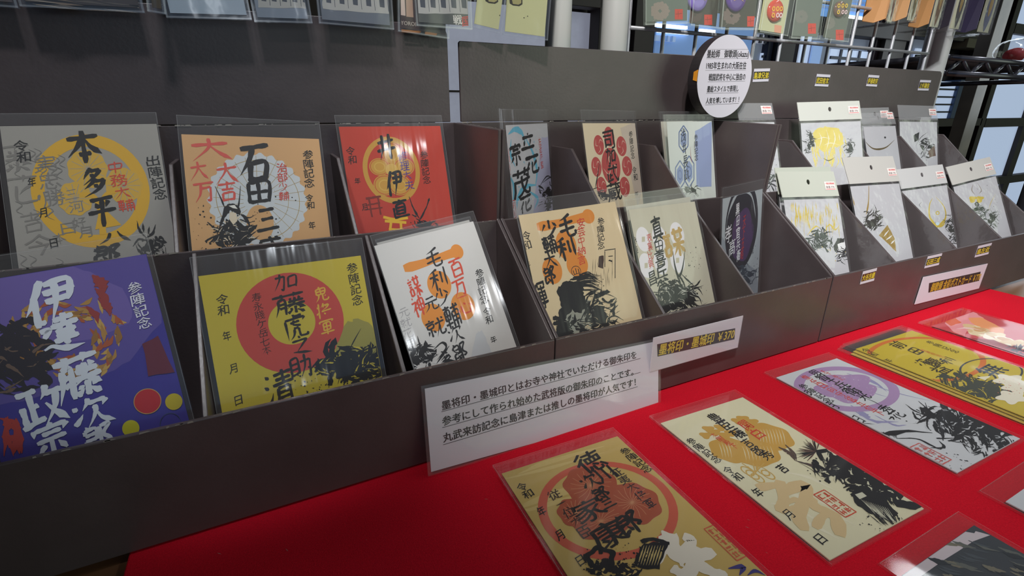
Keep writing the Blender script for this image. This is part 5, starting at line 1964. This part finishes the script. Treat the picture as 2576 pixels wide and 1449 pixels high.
# clear bag with a red item on the rack
c = at_y(2558, 118, 2.75)
bagr = empty('bagged_toy', Matrix.Translation(Vector(su(c.x, 2.75, 1.428))), 'clear bag holding a red item on the wire rack', 'bag')
bm_ = bmesh.new()
bmesh.ops.create_icosphere(bm_, subdivisions=3, radius=1)
vsx = [v.co.copy() for v in bm_.verts]
fsx = [tuple(v.index for v in f.verts) for f in bm_.faces]
bm_.free()
rr = random.Random(8)
for nm, sc_, m, dz in (('red_item', (.10, .09, .07), mat('red_plush', (196, 40, 50), .6), .10), ('clear_bag', (.24, .16, .13), BAG, .13)):
    mb = MB()
    mb.add([su(v.x * sc_[0] * (1 + .08 * math.sin(9 * v.y + 5 * v.z)), v.y * sc_[1], max(.004, v.z * sc_[2] * (1 + .1 * math.sin(7 * v.x)) + dz)) for v in vsx], fsx, m, True)
    mb.build(nm, bagr)

# ------------------------------------------------------------------ room behind
WY = 6.0


def structure(name, mb, bevel=0):
    return tag(mb.build(name, None, bevel), kind='structure')


DARKW = mat('dark_timber', (50, 40, 36), .6, noise=(6, .25))
BROWNW = mat('brown_timber', (96, 82, 74), .6, noise=(8, .25))
mb = MB()
mb.box((-3, (WY + .4) * S, -.75), (8, (WY + .7) * S, 1.9), mat('wall_plaster_dark', (52, 44, 40), .8, noise=(3, .2)))
structure('wall_back', mb)
mb = MB()
mb.box((-3, -2.5, -.78), (8, (WY + .7) * S, -.75), mat('floor_boards', (92, 74, 58), .5, noise=(4, .2)))
structure('floor', mb)
CNT = {'trim': 0, 'window': 0}


def wall_box(kind, px0, py0, px1, py1, m, y=WY, d=.35, out=0.0):
    ym, xm = (py0 + py1) / 2, (px0 + px1) / 2
    xa, xb = at_y(px0, ym, y).x, at_y(px1, ym, y).x
    za, zb = at_y(xm, py1, y).z, at_y(xm, py0, y).z
    return (xa, xb, za, zb)


def trim(px0, py0, px1, py1, m=DARKW, y=WY, d=.3, full=False):
    xa, xb, za, zb = wall_box('trim', px0, py0, px1, py1, m, y)
    if full:
        za, zb = -3.0, 7.6
    CNT['trim'] += 1
    mb = MB()
    mb.box(su(xa, y, za), su(xb, y + d, zb), m)
    structure('trim_%d' % CNT['trim'], mb, .002)


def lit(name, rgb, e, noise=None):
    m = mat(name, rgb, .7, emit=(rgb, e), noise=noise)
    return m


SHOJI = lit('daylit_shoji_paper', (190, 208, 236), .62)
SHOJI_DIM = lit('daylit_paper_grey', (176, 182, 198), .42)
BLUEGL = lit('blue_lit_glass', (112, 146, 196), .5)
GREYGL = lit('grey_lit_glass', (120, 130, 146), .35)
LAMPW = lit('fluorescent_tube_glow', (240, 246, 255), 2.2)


def window(px0, py0, px1, py1, m, nx=1, ny=1, bar=3, y=WY + .22, barm=None, full=None):
    """a lit window: paper or glass with lattice bars in front"""
    xa, xb, za, zb = wall_box('window', px0, py0, px1, py1, m, y)
    if full:
        za, zb = full
    CNT['window'] += 1
    mb = MB()
    mb.box(su(xa, y, za), su(xb, y + .03, zb), m)
    t = bar * .012
    bm2 = barm or DARKW
    for i in range(1, nx):
        x = xa + (xb - xa) * i / nx
        mb.box(su(x - t / 2, y - .03, za), su(x + t / 2, y - .001, zb), bm2)
    for j in range(1, ny):
        z = za + (zb - za) * j / ny
        mb.box(su(xa, y - .028, z - t / 2), su(xb, y - .001, z + t / 2), bm2)
    structure('window_%d' % CNT['window'], mb)


GB = mat('lattice_grey', (78, 82, 94), .6)
window(1090, 40, 1512, 330, lit('glowing_marbled_paper', (168, 172, 190), .40, noise=(30, .12)), 1, 2, 2, full=(.2, 2.2))  # paper wall panel; its brightness is put in as emission
trim(1436, -60, 1516, 17, DARKW, d=.2)
trim(1509, -60, 1526, 140, DARKW, full=True)
trim(1600, -60, 1650, 140, DARKW, full=True)
window(1650, 30, 1900, 150, BLUEGL, 1, 1)
for q in ((1650, 62, 1730, 70), (1655, 76, 1735, 84), (1762, 74, 1800, 82)):
    window(*q, LAMPW, y=WY + .16)
window(1650, 90, 1700, 104, lit('glowing_blue_goods', (150, 176, 214), .55), 4, 1, 2, y=WY + .17, barm=BLUEGL)  # goods lightened by emission of their own material
window(1890, 84, 1962, 200, GREYGL, 1, 1)
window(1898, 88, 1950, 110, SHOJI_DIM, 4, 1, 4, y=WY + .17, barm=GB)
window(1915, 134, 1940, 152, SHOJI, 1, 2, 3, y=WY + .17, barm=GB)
trim(1941, -60, 1964, 200, mat('navy_post', (44, 48, 66), .6), y=WY + .1, d=.2, full=True)
trim(1966, -60, 2010, 200, DARKW, full=True)
window(2010, 90, 2034, 190, SHOJI, 1, 1)
window(2034, 90, 2236, 190, GREYGL, 1, 1)
window(2042, 104, 2066, 170, lit('glowing_blue_curtain', (140, 172, 220), .5), y=WY + .17)  # emission puts the light into the curtain colour
window(2084, 126, 2178, 190, SHOJI, 4, 3, 4, y=WY + .17, barm=GB)
window(2184, 150, 2210, 190, SHOJI, 1, 1, y=WY + .17)
trim(2212, -60, 2240, 200, mat('navy_brown_post', (60, 46, 52), .6), y=WY + .1, d=.2, full=True)
trim(2236, -60, 2290, 200, DARKW, full=True)
window(2288, 100, 2350, 200, GREYGL, 1, 1)
window(2296, 122, 2332, 200, SHOJI, 2, 4, 4, y=WY + .17, barm=GB)
trim(2100, 54, 2300, 94, DARKW, y=WY - .05)
window(2060, -60, 2300, 54, lit('blue_lit_ceiling_glass', (96, 150, 214), .6), 1, 5, 3, y=WY + .2, barm=BLUEGL)
window(2126, 40, 2186, 54, LAMPW, y=WY + .16)
trim(2290, 40, 2480, 100, DARKW, y=WY - .04)
trim(2434, 98, 2482, 122, mat('tan_board', (110, 100, 78), .6), y=WY - .1)
window(2340, 205, 2404, 300, SHOJI, 1, 5, 3, y=WY + .17, barm=GB)
trim(2404, 200, 2424, 300, mat('blue_post', (78, 100, 132), .6), y=WY + .1)
trim(2420, 205, 2466, 330, mat('dark_brown_door', (44, 36, 34), .6), y=WY + .05, full=True)
trim(2474, 280, 2486, 290, DARKW, y=WY - .02, full=True)
trim(2340, 298, 2470, 318, DARKW, y=WY - .02)
xa = at_y(2486, 280, WY).x
mb = MB()
for z0_, z1_ in ((-3, -1.9), (-1.75, -.84), (-.62, .60), (.80, 2.6), (2.75, 4.6)):
    mb = MB()
    mb.box(su(xa, WY + .1, z0_), su(xa + 2.05, WY + .14, z1_), SHOJI)
    CNT['window'] += 1
    structure('window_%d' % CNT['window'], mb)
    mb = MB()
    mb.box(su(xa + 2.35, WY + .1, z0_), su(xa + 4.4, WY + .14, z1_), SHOJI)
    CNT['window'] += 1
    structure('window_%d' % CNT['window'], mb)
for z in (-1.83, -.73, .70, 2.68):
    CNT['trim'] += 1
    mb = MB()
    mb.box(su(xa, WY - .02, z - .1), su(xa + 4.6, WY + .2, z + .1), DARKW)
    structure('trim_%d' % CNT['trim'], mb)
for x in (xa + 2.2, xa + 4.5):
    CNT['trim'] += 1
    mb = MB()
    mb.box(su(x - .15, WY, -3), su(x + .15, WY + .25, 4.8), DARKW)
    structure('trim_%d' % CNT['trim'], mb)
trim(2488, 100, 2514, 140, mat('weathered_post', (112, 104, 90), .6, noise=(7, .3)), y=4.6, d=.2, full=True)
